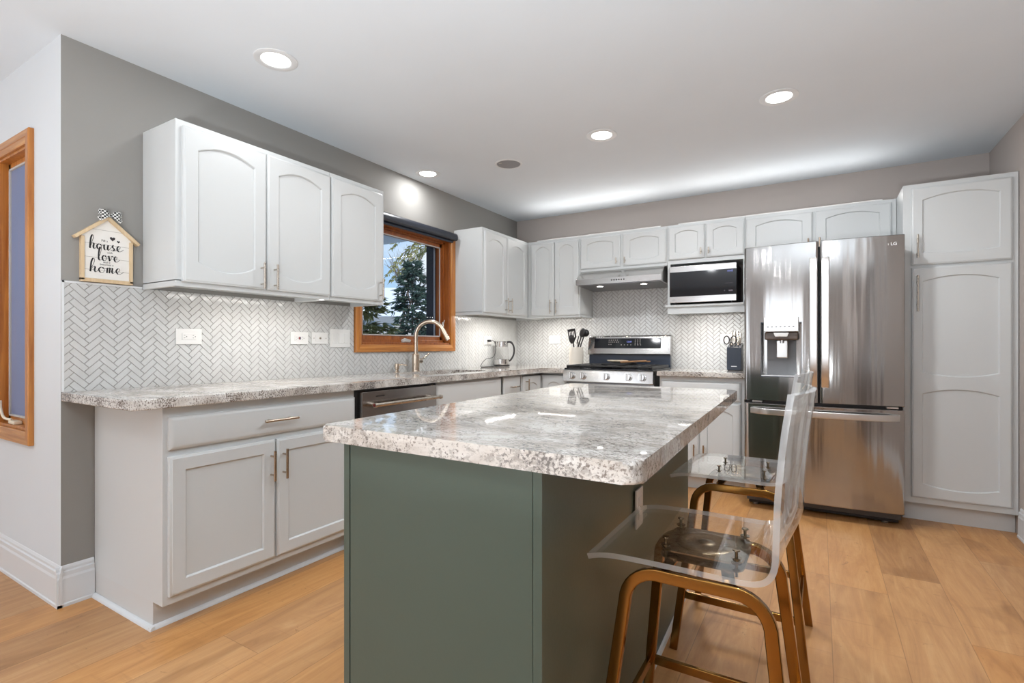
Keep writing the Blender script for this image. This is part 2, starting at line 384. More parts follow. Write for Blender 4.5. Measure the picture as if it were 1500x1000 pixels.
def text(name, s, size, mtx, mat, parent, ext=.0004, align='CENTER', bold=0):
    cu = bpy.data.curves.new('t', 'FONT'); cu.body = s; cu.size = size; cu.extrude = ext; cu.align_x = align; cu.align_y = 'CENTER'; cu.offset = bold
    t = bpy.data.objects.new('t', cu); COL.objects.link(t); dg = bpy.context.evaluated_depsgraph_get()
    me = bpy.data.meshes.new_from_object(t.evaluated_get(dg)); bpy.data.objects.remove(t)
    bm = nb(); bm.from_mesh(me); bm.transform(mtx); bpy.data.meshes.remove(me)
    return part(name, bm, mat, parent, smooth=False)
def frame_m(o, u, v):   # text plane: u right, v up
    u = V(u).normalized(); v = V(v).normalized(); w = u.cross(v)
    return Matrix.Translation(V(o)) @ Matrix((u, v, w)).transposed().to_4x4()

# ------------------------------------------------------------------ room shell
H = 2.44; YW = -3.827; XR = 3.772
# kitchen window opening
wy0, wy1, wz0, wz1 = -2.172, -1.158, 1.122, 2.03
bm = nb()
for lo, hi in (((-.16, -3.70, 0), (0, wy0, H)), ((-.16, wy1, 0), (0, 0, H)), ((-.16, wy0, 0), (0, wy1, wz0)), ((-.16, wy0, wz1), (0, wy1, H))):
    box(bm, lo, hi)
WL = struct('wall_left', bm, M['wall'])
bm = nb(); box(bm, (-.16, 0, 0), (XR + .16, .16, H)); WB = struct('wall_back', bm, M['wall_greige'])
bm = nb(); box(bm, (XR, -8.4, 0), (XR + .16, 0, H)); struct('wall_right', bm, M['wall_greige'])
# window wall on the left, facing the camera
lx0, lx1, lz0, lz1 = -.775, -.365, .715, 2.045
bm = nb()
for lo, hi in (((-4.2, YW, 0), (lx0, -3.70, H)), ((lx1, YW, 0), (0, -3.70, H)), ((lx0, YW, 0), (lx1, -3.70, lz0)), ((lx0, YW, lz1), (lx1, -3.70, H))):
    box(bm, lo, hi)
for f in bm.faces:
    c = f.calc_center_median()
    if abs(c.x) < 1e-4: f.material_index = 1
struct('wall_window_side', bm, [M['wall_light'], M['wall']])
bm = nb(); box(bm, (-4.36, -8.4, 0), (-4.2, -3.7, H)); struct('wall_far_left', bm, M['wall_light'])
bm = nb()   # rear wall with two openings
ops = [(-2.5, -.7, .12, 2.12), (.3, 2.1, .55, 2.15)]
box(bm, (-4.36, -8.56, 0), (-2.5, -8.4, H)); box(bm, (-.7, -8.56, 0), (.3, -8.4, H)); box(bm, (2.1, -8.56, 0), (XR + .16, -8.4, H))
for a, b, c, d in ops:
    box(bm, (a, -8.56, 0), (b, -8.4, c)); box(bm, (a, -8.56, d), (b, -8.4, H))
struct('wall_rear', bm, M['wall_greige'])
bm = nb(); box(bm, (-4.36, -8.56, -.06), (XR + .16, .16, 0)); struct('floor', bm, M['floor'])
bm = nb(); box(bm, (-4.36, -8.56, H), (XR + .16, .16, H + .12)); struct('ceiling', bm, M['ceiling'])

# baseboards with a profiled top
def baseboard(name, p0, p1, nrm, mat=None):
    nrm = V(nrm); prof = [(0, 0), (.018, 0), (.018, .012), (.014, .016), (.014, .118), (.0105, .128), (.0105, .145), (.006, .150), (.006, .160), (.002, .170), (0, .172)]
    bm = nb(); p0 = V(p0); p1 = V(p1); A = [bm.verts.new(p0 + nrm * a + V((0, 0, b))) for a, b in prof]; B = [bm.verts.new(p1 + nrm * a + V((0, 0, b))) for a, b in prof]; n = len(prof)
    for i in range(n): bm.faces.new((A[i], A[(i + 1) % n], B[(i + 1) % n], B[i]))
    bm.faces.new(A[::-1]); bm.faces.new(B); return struct(name, bm, M['trim'])
baseboard('baseboard_window_side', (-4.2, YW, 0), (.018, YW, 0), (0, -1, 0))
baseboard('baseboard_left', (0, YW - .018, 0), (0, -3.712, 0), (1, 0, 0))
baseboard('baseboard_right', (XR, -8.4, 0), (XR, -.64, 0), (-1, 0, 0))
baseboard('baseboard_rear', (-.7, -8.4, 0), (XR, -8.4, 0), (0, 1, 0))

# herringbone tile built tile by tile
def herring(bm, rects, u0, v0, P, w=.0254, L=3, g=.0012, th=.0045):
    rnd = random.Random(5); q = 1 / math.sqrt(2)
    for (ua, ub, va, vb) in rects:
        t = nb()
        imax = int((vb - va) / (w * q * 2)) + 12
        for j in range(int((ua - u0) / (6 * q * w)) - 2, int((ub - u0) / (6 * q * w)) + 3):
            for i in range(int((va - v0) / (2 * q * w)) - 6, int((vb - v0) / (2 * q * w)) + 7):
                for (a0, b0, a1, b1) in ((0, 0, L, 1), (0, 1, 1, L + 1)):
                    oa = i + j * L; ob = i - j * L
                    e = g / w; cs = [(a0 + e, b0 + e), (a1 - e, b0 + e), (a1 - e, b1 - e), (a0 + e, b1 - e)]
                    cc = [((a + oa - b - ob) * q * w + u0, (a + oa + b + ob) * q * w + v0) for a, b in cs]
                    if max(c[0] for c in cc) < ua or min(c[0] for c in cc) > ub or max(c[1] for c in cc) < va or min(c[1] for c in cc) > vb: continue
                    mu = sum(c[0] for c in cc) / 4; mv = sum(c[1] for c in cc) / 4; tu = rnd.gauss(0, .006); tv = rnd.gauss(0, .006)
                    lo = [t.verts.new((u, v, th * .55)) for u, v in cc]
                    hi = [t.verts.new((mu + (u - mu) * .97 - 0, mv + (v - mv) * .965, th + (u - mu) * tu + (v - mv) * tv)) for u, v in cc]
                    t.faces.new(hi)
                    for k in range(4): t.faces.new((lo[k], lo[(k + 1) % 4], hi[(k + 1) % 4], hi[k]))
        for co, no in (((ua, 0, 0), (-1, 0, 0)), ((ub, 0, 0), (1, 0, 0)), ((0, va, 0), (0, -1, 0)), ((0, vb, 0), (0, 1, 0))):
            bmesh.ops.bisect_plane(t, geom=t.verts[:] + t.edges[:] + t.faces[:], plane_co=co, plane_no=no, clear_outer=True)
        g0 = [t.verts.new((u, v, th * .55)) for u, v in ((ua, va), (ub, va), (ub, vb), (ua, vb))]; f = t.faces.new(g0); f.material_index = 1
        t.transform(P); me = bpy.data.meshes.new('x'); t.to_mesh(me); t.free(); bm.from_mesh(me); bpy.data.meshes.remove(me)
    return bm
PL_ = Matrix(((0, 0, 1, 0), (1, 0, 0, 0), (0, 1, 0, 0), (0, 0, 0, 1)))       # u->y v->z d->x
PB_ = Matrix(((1, 0, 0, 0), (0, 0, -1, 0), (0, 1, 0, 0), (0, 0, 0, 1)))      # u->x v->z d->-y
cz0, cz1 = .912, 1.383
bm = nb(); herring(bm, [(-3.818, -2.235, cz0, cz1), (-2.235, -1.095, cz0, 1.066), (-1.095, 0, cz0, cz1)], -3.73, 1.229, PL_)
o = part('tile_backsplash', bm, [M['tile'], M['grout']], WL, smooth=False, label='white glazed herringbone tiles on the sink wall')
bm = nb(); herring(bm, [(0.006, .866, cz0, 1.40), (.866, 1.662, .80, 1.82), (1.662, 2.36, cz0, 1.40)], 1.238, 1.491, PB_, g=.0019)
o = part('tile_backsplash', bm, [M['tile'], M['grout']], WB, smooth=False, label='white glazed herringbone tiles behind the range')
bm = nb(); box(bm, (0, -3.826, .914), (.008, -3.818, 1.391)); box(bm, (0, -3.826, 1.383), (.008, -3.525, 1.391))
part('tile_edging', bm, M['trim'], WL, smooth=False, label='thin white metal edging')

# ------------------------------------------------------------------ kitchen window (window_1)
bm = nb()
cy0, cy1, cz_0, cz_1 = -2.229, -1.101, 1.066, 2.087
def mitre(bm, plane, o0, o1, i0, i1, t0, t1, mi=0):
    """picture frame; plane(u,v,d)->xyz ; outer rect o0,o1 inner rect i0,i1 with a stepped face"""
    O = [(o0[0], o0[1]), (o1[0], o0[1]), (o1[0], o1[1]), (o0[0], o1[1])]; I = [(i0[0], i0[1]), (i1[0], i0[1]), (i1[0], i1[1]), (i0[0], i1[1])]
    def L(k, d): return [bm.verts.new(plane(O[j][0] + (I[j][0] - O[j][0]) * k, O[j][1] + (I[j][1] - O[j][1]) * k, d)) for j in range(4)]
    loops = [L(0, 0), L(0, t1 * .85), L(.06, t1), L(.55, t1), L(.6, t1 * .86), L(.92, t1 * .75), L(1, t1 * .6), L(1, t0)]
    for a, b in zip(loops, loops[1:]):
        for j in range(4): f = bm.faces.new((a[j], a[(j + 1) % 4], b[(j + 1) % 4], b[j])); f.material_index = mi if j in (0, 2) else mi + 1
    for j in range(4): f = bm.faces.new((loops[-1][j], loops[-1][(j + 1) % 4], loops[0][(j + 1) % 4], loops[0][j])); f.material_index = mi
pl = lambda u, v, d: (d, u, v)
mitre(bm, pl, (cy0, cz_0), (cy1, cz_1), (wy0, wz0), (wy1, wz1), 0, .022)
WN = struct('window_1', bm, [M['oak_y'], M['oak_z']])
RM[WN] = Matrix.Identity(4)
bm = nb(); j = .016     # jamb lining and stepped stop
for lo, hi in (((-.13, wy0, wz0), (.004, wy0 + j, wz1)), ((-.13, wy1 - j, wz0), (.004, wy1, wz1)), ((-.13, wy0, wz0), (.004, wy1, wz0 + j)), ((-.13, wy0, wz1 - j), (.004, wy1, wz1)),
               ((-.13, wy0 + j, wz0 + j), (-.045, wy0 + j + .018, wz1 - j)), ((-.13, wy1 - j - .018, wz0 + j), (-.045, wy1 - j, wz1 - j)),
               ((-.13, wy0 + j, wz0 + j), (-.045, wy1 - j, wz0 + j + .022)), ((-.13, wy0 + j, wz1 - j - .018), (-.045, wy1 - j, wz1 - j))):
    box(bm, lo, hi, .002)
part('window_jamb', bm, M['oak_dark'], WN)
a0, a1, b0, b1 = wy0 + .034, wy1 - .034, wz0 + .038, wz1 - .034
bm = nb(); s = .03
for lo, hi in (((-.105, a0, b0), (-.06, a0 + s, b1)), ((-.105, a1 - s, b0), (-.06, a1, b1)), ((-.105, a0, b0), (-.06, a1, b0 + s)), ((-.105, a0, b1 - s), (-.06, a1, b1))): box(bm, lo, hi, .002)
sash = part('window_sash', bm, M['oak_dark'], WN)
bm = nb()
for lo, hi in (((-.06, a0 + s, b0 + s), (-.053, a0 + s + .009, b1 - s)), ((-.06, a1 - s - .009, b0 + s), (-.053, a1 - s, b1 - s)), ((-.06, a0 + s, b0 + s), (-.053, a1 - s, b0 + s + .009)), ((-.06, a0 + s, b1 - s - .009), (-.053, a1 - s, b1 - s))): box(bm, lo, hi, .001)
part('screen_frame', bm, M['siding'], WN, label='thin light grey frame')
bm = nb(); box(bm, (-.088, a0 + s, b0 + s), (-.084, a1 - s, b1 - s)); part('window_pane', bm, M['pane'], WN, smooth=False)
bm = nb()   # exterior sash rail layers seen obliquely through the pane at the right
box(bm, (-.17, a1 - .055, b0), (-.112, a1 + .005, b1), 0); box(bm, (-.21, a1 - .030, b0 - .03), (-.16, a1 + .03, b1 + .03), 0)

part('exterior_trim', bm, M['dark_frame'], WN, label='dark outer trim')
bm = nb(); box(bm, (-.112, a1 - .052, b0), (-.106, a1 - .036, b1), 0); part('exterior_stop', bm, M['blue_frame'], WN, label='pale blue-grey outer stop')
bm = nb(); box(bm, (-.048, -1.715, wz0 + j), (-.02, -1.63, wz0 + j + .024), .006); tube(bm, [(-.03, -1.72, wz0 + j + .02), (-.012, -1.71, wz0 + j + .03), (.004, -1.66, wz0 + j + .016)], .005, 8)
part('window_crank', bm, M['plastic_white'], WN, label='off-white crank')
bm = nb(); box(bm, (-.05, wy1 - j - .03, 1.24), (-.035, wy1 - j - .018, 1.32), .004); tube(bm, [(-.04, wy1 - j - .025, 1.30), (-.02, wy1 - j - .03, 1.335)], .004, 8)
part('window_latch', bm, M['plastic_white'], WN, label='white latch')
# roller blind cassette
bl = thing('roller_blind', (.03, -1.66, 2.03), 'rolled-up navy roller blind mounted across the top of the kitchen window', 'blind')
bm = nb(); pr = [(.022, 0), (.072, 0), (.082, .01), (.084, .03), (.076, .052), (.058, .064), (.022, .066)]
prism(bm, [(x, -2.262, 2.024 + z) for x, z in pr], (0, 1.108, 0)); part('cassette', bm, M['shade'], bl)
bm = nb(); cyl(bm, (.03, -2.25, 2.018), (.03, -1.16, 2.018), .011, n=12); part('hem_bar', bm, M['navy'], bl)
bm = nb(); prism(bm, [(x * 1.01, -1.154, 2.024 + z) for x, z in pr], (0, .006, 0)); part('end_cap', bm, M['navy'], bl)

# ------------------------------------------------------------------ left window (window_2)
plx = lambda u, v, d: (u, YW - d, v)
bm = nb(); mitre(bm, plx, (-.835, .655), (-.306, 2.105), (lx0, lz0), (lx1, lz1), 0, .022); W2 = struct('window_2', bm, [M['oak_x'], M['oak_z']]); RM[W2] = Matrix.Identity(4)
bm = nb(); j = .014
for lo, hi in (((lx0, YW - .004, lz0), (lx0 + j, -3.70, lz1)), ((lx1 - j, YW - .004, lz0), (lx1, -3.70, lz1)), ((lx0, YW - .004, lz0), (lx1, -3.70, lz0 + j)), ((lx0, YW - .004, lz1 - j), (lx1, -3.70, lz1))): box(bm, lo, hi, .002)
part('window_jamb', bm, M['oak_z'], W2)
c0, c1, d0, d1 = lx0 + j, lx1 - j, lz0 + j, lz1 - j; s = .032
bm = nb()
for lo, hi in (((c0, YW + .03, d0), (c0 + s, YW + .075, d1)), ((c1 - s * .4, YW + .03, d0), (c1, YW + .075, d1)), ((c0, YW + .03, d0), (c1, YW + .075, d0 + s)), ((c0, YW + .03, d1 - s), (c1, YW + .075, d1))): box(bm, lo, hi, .003)
part('window_sash', bm, M['oak_z'], W2)
bm = nb(); q = .009
e0, e1, g0, g1 = c0 + s, c1 - s * .4, d0 + s, d1 - s
for lo, hi in (((e0, YW + .022, g0), (e0 + q, YW + .032, g1)), ((e1 - q, YW + .022, g0), (e1, YW + .032, g1)), ((e0, YW + .022, g0), (e1, YW + .032, g0 + q)), ((e0, YW + .022, g1 - q), (e1, YW + .032, g1))): box(bm, lo, hi, .001)
part('screen_frame', bm, M['siding'], W2, label='pale screen frame')
bm = nb(); box(bm, (e0, YW + .030, g0), (e1, YW + .0315, g1)); part('insect_screen', bm, M['screen'], W2, smooth=False, label='blue-grey insect screen')
bm = nb(); box(bm, (e0, YW + .05, g0), (e1, YW + .054, g1)); part('window_pane', bm, M['pane'], W2, smooth=False)
bm = nb(); box(bm, (-.64, YW - .004, lz0 + j), (-.56, YW + .03, lz0 + j + .018), .006); tube(bm, catmull([(-.62, YW + .005, lz0 + j + .02), (-.66, YW - .012, lz0 + j + .03), (-.70, YW - .014, lz0 + j + .07), (-.715, YW - .012, lz0 + j + .11)], 5), .006, 8)
part('window_crank', bm, M['cream'], W2, label='beige folding crank')

# rear openings: glass panes in wood frames, off camera but seen in reflections
for kk, (a, b, c, d) in enumerate(ops):
    bm = nb()
    for lo, hi in (((a, -8.52, c), (a + .06, -8.44, d)), ((b - .06, -8.52, c), (b, -8.44, d)), ((a, -8.52, c), (b, -8.44, c + .06)), ((a, -8.52, d - .06), (b, -8.44, d)), (((a + b) / 2 - .03, -8.52, c), ((a + b) / 2 + .03, -8.44, d))): box(bm, lo, hi)
    o = struct('window_%d' % (kk + 3), bm, M['oak_z'])
# brown wooden double door in the right-hand wall, reflected in the steel
bm = nb(); DY0, DY1 = -5.55, -3.55
box(bm, (XR - .012, DY0 - .08, 0), (XR, DY0, 2.1)); box(bm, (XR - .012, DY1, 0), (XR, DY1 + .08, 2.1)); box(bm, (XR - .012, DY0 - .08, 2.06), (XR, DY1 + .08, 2.14))
DR = struct('door_1', bm, M['trim']); RM[DR] = Matrix.Identity(4)
bm = nb(); box(bm, (XR - .02, DY0, .01), (XR - .003, (DY0 + DY1) / 2 - .002, 2.06)); box(bm, (XR - .02, (DY0 + DY1) / 2 + .002, .01), (XR - .003, DY1, 2.06)); part('door_panel', bm, M['brown_wood'], DR)

# ------------------------------------------------------------------ cabinet helpers
XL = lambda x: (lambda u, v, d: V((x + d, u, v)))          # fronts on the sink wall: u = y, d = +x
YB = lambda y: (lambda u, v, d: V((u, y - d, v)))          # fronts on the back wall: u = x, d = -y
def rim(bm, A, B):
    n = len(A)
    for i in range(n): bm.faces.new((A[i], A[(i + 1) % n], B[(i + 1) % n], B[i]))
def door_bm(P, u0, u1, v0, v1, th=.02, panels=None, arch=(0, 0), stile=.056, rail=.056, deep=.009, edge='round'):
    """raised door slab with recessed panels; each panel = (pu0,pu1,pv0,pv1,top_arch,bottom_arch)"""
    bm = nb()
    if panels is None: panels = [(u0 + stile, u1 - stile, v0 + rail, v1 - rail, arch[0], arch[1])]
    N = 14
    def rect(e, d): return (u0 + e, u1 - e, v0 + e, v1 - e, d)
    prof = [(0, 0), (0, th * .62), (.0025, th * .78), (.007, th * .84), (.0095, th)] if edge == 'round' else [(0, 0), (0, th - .010), (.004, th - .007), (.016, th)]
    # subdivide the outline so that it can bridge to curved panels: only used by the outermost face ring
    def ring(e, d, n=1):
        a, b, c, f = u0 + e, u1 - e, v0 + e, v1 - e; pts = []
        pts += [(a + (b - a) * i / n, c) for i in range(n)] + [(b, c + (f - c) * i / n) for i in range(n)] + [(b - (b - a) * i / n, f) for i in range(n)] + [(a, f - (f - c) * i / n) for i in range(n)]
        return [bm.verts.new(P(x, y, d)) for x, y in pts]
    rings = [ring(e, d) for e, d in prof]
    bm.faces.new(rings[0][::-1])
    for A, B in zip(rings, rings[1:]): rim(bm, A, B)
    top = rings[-1]; e = prof[-1][0]
    if not panels: bm.faces.new(top); return bm
    panels = sorted(panels, key=lambda p: p[2])
    # split the face into horizontal bands, one per panel
    cuts = [v0 + e] + [(panels[i][3] + panels[i + 1][2]) / 2 for i in range(len(panels) - 1)] + [v1 - e]
    for k, (a, b, c, f, ta, ba) in enumerate(panels):
        lo, hi = cuts[k], cuts[k + 1]; A_, B_ = u0 + e, u1 - e
        def loop(ins, d):
            pts = []
            for i in range(N):
                t = i / N; x = a + ins + (b - a - 2 * ins) * t; pts.append((x, c + ins - ba * (1 - (2 * t - 1) ** 2)))
            pts += [(b - ins, c + ins + (f - c - 2 * ins) * i / 4) for i in range(4)]
            for i in range(N):
                t = i / N; x = b - ins - (b - a - 2 * ins) * t; pts.append((x, f - ins + ta * (1 - (2 * t - 1) ** 2)))
            pts += [(a + ins, f - ins - (f - c - 2 * ins) * i / 4) for i in range(4)]
            return [bm.verts.new(P(x, y, d)) for x, y in pts]
        pts = [(A_ + (B_ - A_) * i / N, lo) for i in range(N)] + [(B_, lo + (hi - lo) * i / 4) for i in range(4)] + [(B_ - (B_ - A_) * i / N, hi) for i in range(N)] + [(A_, hi - (hi - lo) * i / 4) for i in range(4)]
        O = [bm.verts.new(P(x, y, th)) for x, y in pts]
        L1 = loop(0, th); L2 = loop(.004, th - deep * .4); L3 = loop(.0055, th - deep); L4 = loop(.009, th - deep)
        rim(bm, O, L1); rim(bm, L1, L2); rim(bm, L2, L3); rim(bm, L3, L4); bm.faces.new(L4)
    bmesh.ops.remove_doubles(bm, verts=bm.verts[:], dist=1e-5)
    return bm
def pull(P, parent, u, v, length, vert=True, d0=.02, name='handle', r=.006, off=.032, mat=None):
    bm = nb(); h = length / 2
    if vert: e0, e1 = P(u, v - h, d0 + off), P(u, v + h, d0 + off); q = [P(u, v - h * .62, 0), P(u, v + h * .62, 0)]
    else: e0, e1 = P(u - h, v, d0 + off), P(u + h, v, d0 + off); q = [P(u - h * .62, v, 0), P(u + h * .62, v, 0)]
    nrm = P(u, v, 1) - P(u, v, 0)
    cyl(bm, e0, e1, r, n=14)
    for s in q: cyl(bm, s + nrm * (d0 - .002), s + nrm * (d0 + off), r * .72, n=10)
    part(name, bm, mat or M['bronze'], parent, label='slim champagne-coloured bar pull' if mat is None else None)
def knob(P, parent, u, v, d0=.02):
    bm = nb(); nrm = P(u, v, 1) - P(u, v, 0); c = P(u, v, 0)
    cyl(bm, c + nrm * (d0 - .002), c + nrm * (d0 + .026), .0045, n=10); cyl(bm, P(u, v - .026, d0 + .03), P(u, v + .026, d0 + .03), .006, n=12)
    part('knob', bm, M['nickel'], parent, label='short t-bar knob')
def frame_bm(P, u0, u1, v0, v1, holes, d=.0):
    """face frame plate with rectangular holes, 18 mm thick, flush at d"""
    us = sorted({u0, u1} | {h[0] for h in holes} | {h[1] for h in holes}); vs = sorted({v0, v1} | {h[2] for h in holes} | {h[3] for h in holes}); return us, vs
WHITE = M['cab']
def carcass(P, u0, u1, v0, v1, depth, parent, name='body', mat=None):
    bm = nb(); a = P(u0, v0, 0); b = P(u1, v1, -depth)
    lo = V(map(min, a, b)); hi = V(map(max, a, b)); box(bm, lo, hi, .0015, 1); return part(name, bm, mat or WHITE, parent)

def upper(P, u0, u1, v0, v1, depth, parent):
    bm = nb()
    def bx(a, b, c, d, e, f): p = P(a, c, e); q = P(b, d, f); box(bm, V(map(min, p, q)), V(map(max, p, q)), .0012, 1)
    bx(u0, u1, v0 + .024, v1, 0, -depth); bx(u0, u1, v0, v0 + .03, 0, -.019); bx(u0, u0 + .016, v0, v0 + .03, -.015, -depth); bx(u1 - .016, u1, v0, v0 + .03, -.015, -depth)
    return part('body', bm, WHITE, parent)
# ------------------------------------------------------------------ wall cabinets
UZ0, UZ1 = 1.380, 2.130; DZ0, DZ1 = 1.402, 2.104
G_UP = 'white wall cabinets'
P = XL(.305)
t = thing('wall_cabinet', (.15, -3.10, UZ0), 'large white two-door wall cabinet nearest the house-shaped sign', 'cabinet', G_UP)
upper(P, -3.521, -2.685, UZ0, UZ1, .302, t)
for (a, b, hu) in ((-3.496, -3.093, -3.125), (-3.087, -2.690, -3.052)):
    d = part('door', door_bm(P, a, b, DZ0, DZ1, arch=(.036, .036), rail=.093, stile=.062), WHITE, t, label='door with arched recessed panel')
    pull(P, d, hu, 1.468, .132, mat=M['nickel'])
t = thing('wall_cabinet', (.15, -2.47, UZ0), 'narrow single-door white wall cabinet just left of the kitchen window', 'cabinet', G_UP)
upper(P, -2.6835, -2.250, UZ0, UZ1, .302, t)
d = part('door', door_bm(P, -2.679, -2.275, DZ0, DZ1, arch=(.036, .036), rail=.093, stile=.062), WHITE, t, label='door with arched recessed panel')
pull(P, d, -2.302, 1.480, .132, mat=M['nickel'])
t = thing('wall_cabinet', (.15, -.55, UZ0), 'white two-door wall cabinet right of the kitchen window, reaching into the corner', 'cabinet', G_UP)
upper(P, -1.100, -.004, UZ0, UZ1, .302, t)
for (a, b, hu) in ((-1.080, -.724, -.757), (-.718, -.345, -.685)):
    d = part('door', door_bm(P, a, b, DZ0, DZ1, arch=(.036, .036), rail=.090, stile=.060), WHITE, t, label='door with arched recessed panel')
    pull(P, d, hu, 1.480, .132, mat=M['nickel'])
P = YB(-.305)
t = thing('wall_cabinet', (.58, -.15, UZ0), 'white two-door wall cabinet in the corner left of the range hood', 'cabinet', G_UP)
upper(P, .307, .864, UZ0, UZ1, .302, t)
for (a, b, hu) in ((.349, .599, .572), (.606, .853, .634)):
    d = part('door', door_bm(P, a, b, DZ0, DZ1, arch=(.040, .0), rail=.075, stile=.048), WHITE, t, label='narrow door with arched recessed panel')
    pull(P, d, hu, 1.485, .132, mat=M['nickel'])
t = thing('wall_cabinet', (1.26, -.15, 1.795), 'short white two-door cabinet directly above the range hood', 'cabinet', G_UP)
carcass(P, .866, 1.665, 1.795, UZ1, .302, t)
for (a, b, hu) in ((.874, 1.253, 1.225), (1.278, 1.657, 1.304)):
    d = part('door', door_bm(P, a, b, 1.820, 2.105, arch=(.022, .022), rail=.062, stile=.062), WHITE, t, label='short door with arched recessed panel')
    knob(P, d, hu, 1.868)
t = thing('microwave_cabinet', (1.97, -.15, UZ0), 'white cabinet with two short doors over an open shelf holding the microwave', 'cabinet')
bm = nb()
ox0, ox1, oz0, oz1 = 1.690, 2.256, 1.448, 1.800
for lo, hi in (((1.667, -.305, UZ0), (ox0, -.003, UZ1)), ((ox1, -.305, UZ0), (2.270, -.003, UZ1)), ((ox0, -.305, oz1), (ox1, -.003, UZ1)), ((ox0, -.305, UZ0 + .0245), (ox1, -.003, oz0)), ((ox0, -.305, UZ0), (ox1, -.287, UZ0 + .0245))): box(bm, lo, hi)
part('body', bm, WHITE, t, smooth=False)
bm = nb(); box(bm, (ox0 + .001, -.02, oz0 + .001), (ox1 - .001, -.006, oz1 - .001)); part('opening_back', bm, M['brown_wood'], t, smooth=False, label='dark brown back of the opening')  # dark brown sheet closing the back of the opening
bm = nb(); box(bm, (1.652, -.325, 1.438), (2.262, -.300, 1.457), .003); part('shelf_edge', bm, WHITE, t)
for (a, b, hu) in ((1.678, 1.968, 1.943), (1.979, 2.262, 2.004)):
    d = part('door', door_bm(P, a, b, 1.835, 2.110, arch=(.022, .022), rail=.058, stile=.052), WHITE, t, label='short door with arched recessed panel')
    knob(P, d, hu, 1.885)
t = thing('wall_cabinet', (2.75, -.15, 1.80), 'wide white two-door cabinet above the refrigerator', 'cabinet', G_UP)
carcass(P, 2.272, 3.226, 1.800, UZ1, .302, t)
for (a, b, hu) in ((2.279, 2.728, 2.700), (2.744, 3.198, 2.772)):
    d = part('door', door_bm(P, a, b, 1.822, 2.105, arch=(.026, .026), rail=.060, stile=.065), WHITE, t, label='short door with arched recessed panel')
    pull(P, d, hu, 1.865, .075)
# pantry
P = YB(-.61)
t = thing('pantry_cabinet', (3.5, -.3, 0), 'tall white pantry cabinet with arched panel doors right of the refrigerator', 'cabinet')
carcass(P, 3.228, 3.769, .118, 2.134, .606, t)
bm = nb(); box(bm, (3.232, -.55, 0), (3.769, -.004, .118)); part('toe_kick', bm, M['toe'], t, smooth=False)
d = part('door', door_bm(P, 3.270, 3.740, 1.620, 2.104, arch=(.030, .012), rail=.075, stile=.053), WHITE, t, label='upper door')
pull(P, d, 3.297, 1.735, .145, mat=M['nickel'])
d = part('door', door_bm(P, 3.270, 3.740, .157, 1.604, panels=[(3.323, 3.684, .245, .815, .030, .026), (3.323, 3.684, .945, 1.518, .030, .026)], stile=.053), WHITE, t, label='tall lower door with two stacked panels')
pull(P, d, 3.297, 1.440, .225, mat=M['nickel'])

# ------------------------------------------------------------------ base cabinets
BZ = .872
P = XL(.605)
def base_unit(name, loc, label, u0, u1, wall='L', side=None, grp='white base cabinets'):
    t = thing(name, loc, label, 'cabinet', grp)
    if wall == 'L' and 'sink' in label:
        bm = nb()
        for lo, hi in (((.004, u0, .105), (.605, u0 + .018, BZ)), ((.004, u1 - .018, .105), (.605, u1, BZ)), ((.004, u0, .105), (.605, u1, .123)), ((.585, u0, .105), (.605, u1, BZ)), ((.004, u0, .105), (.012, u1, BZ))): box(bm, lo, hi, .001, 1)
        part('body', bm, WHITE, t)
        bm = nb(); box(bm, (.004, u0 + .001, 0), (.53, u1 - .001, .105)); part('toe_kick', bm, M['toe'], t, smooth=False)
    elif wall == 'L':
        bm = nb(); box(bm, (.004, u0, .105), (.605, u1, BZ), .001, 1); part('body', bm, WHITE, t)
        bm = nb(); box(bm, (.004, u0 + .001, 0), (.53, u1 - .001, .105)); part('toe_kick', bm, M['toe'], t, smooth=False)
    else:
        bm = nb(); box(bm, (u0, -.605, .105), (u1, -.004, BZ), .001, 1); part('body', bm, WHITE, t)
        bm = nb(); box(bm, (u0 + .001, -.53, 0), (u1 - .001, -.004, .105)); part('toe_kick', bm, M['toe'], t, smooth=False)
    return t
t = base_unit('base_cabinet', (.3, -3.23, 0), 'white base cabinet with a wide drawer over two doors at the counter end', -3.710, -2.768)
d = part('drawer', door_bm(P, -3.692, -2.772, .706, .834, panels=[], edge='ogee'), WHITE, t)
pull(P, d, -3.232, .773, .170, vert=False)
for (a, b, hu) in ((-3.692, -3.246, -3.270), (-3.236, -2.790, -3.208)):
    d = part('door', door_bm(P, a, b, .138, .680, rail=.056, stile=.056, deep=.008), WHITE, t, label='square-panel door')
    pull(P, d, hu, .566, .137)
t = thing('quarter_round', (.3, -3.4, 0), None, None)
bpy.data.objects.remove(t)
bm = nb()
qr = [(0, 0), (.016, 0), (.0145, .006), (.011, .011), (.006, .0145), (0, .016)]
prism(bm, [(.53 + a, -3.726, b) for a, b in qr], (0, 3.1, 0)); prism(bm, [(.0, -3.710 - a, b) for a, b in qr], (.546, 0, 0))
struct('trim_1', bm, M['trim'])
t = base_unit('base_cabinet', (.3, -1.68, 0), 'white sink base cabinet with a long false drawer front under the window', -2.094, -1.272)
part('drawer_front', door_bm(P, -2.084, -1.290, .706, .856, panels=[], edge='ogee'), WHITE, t)
for (a, b, hu) in ((-2.084, -1.692, -1.72), (-1.682, -1.290, -1.66)):
    d = part('door', door_bm(P, a, b, .138, .680), WHITE, t); pull(P, d, hu, .566, .137)
t = base_unit('base_cabinet', (.3, -1.11, 0), 'narrow white drawer cabinet between the sink base and the corner', -1.270, -.962)
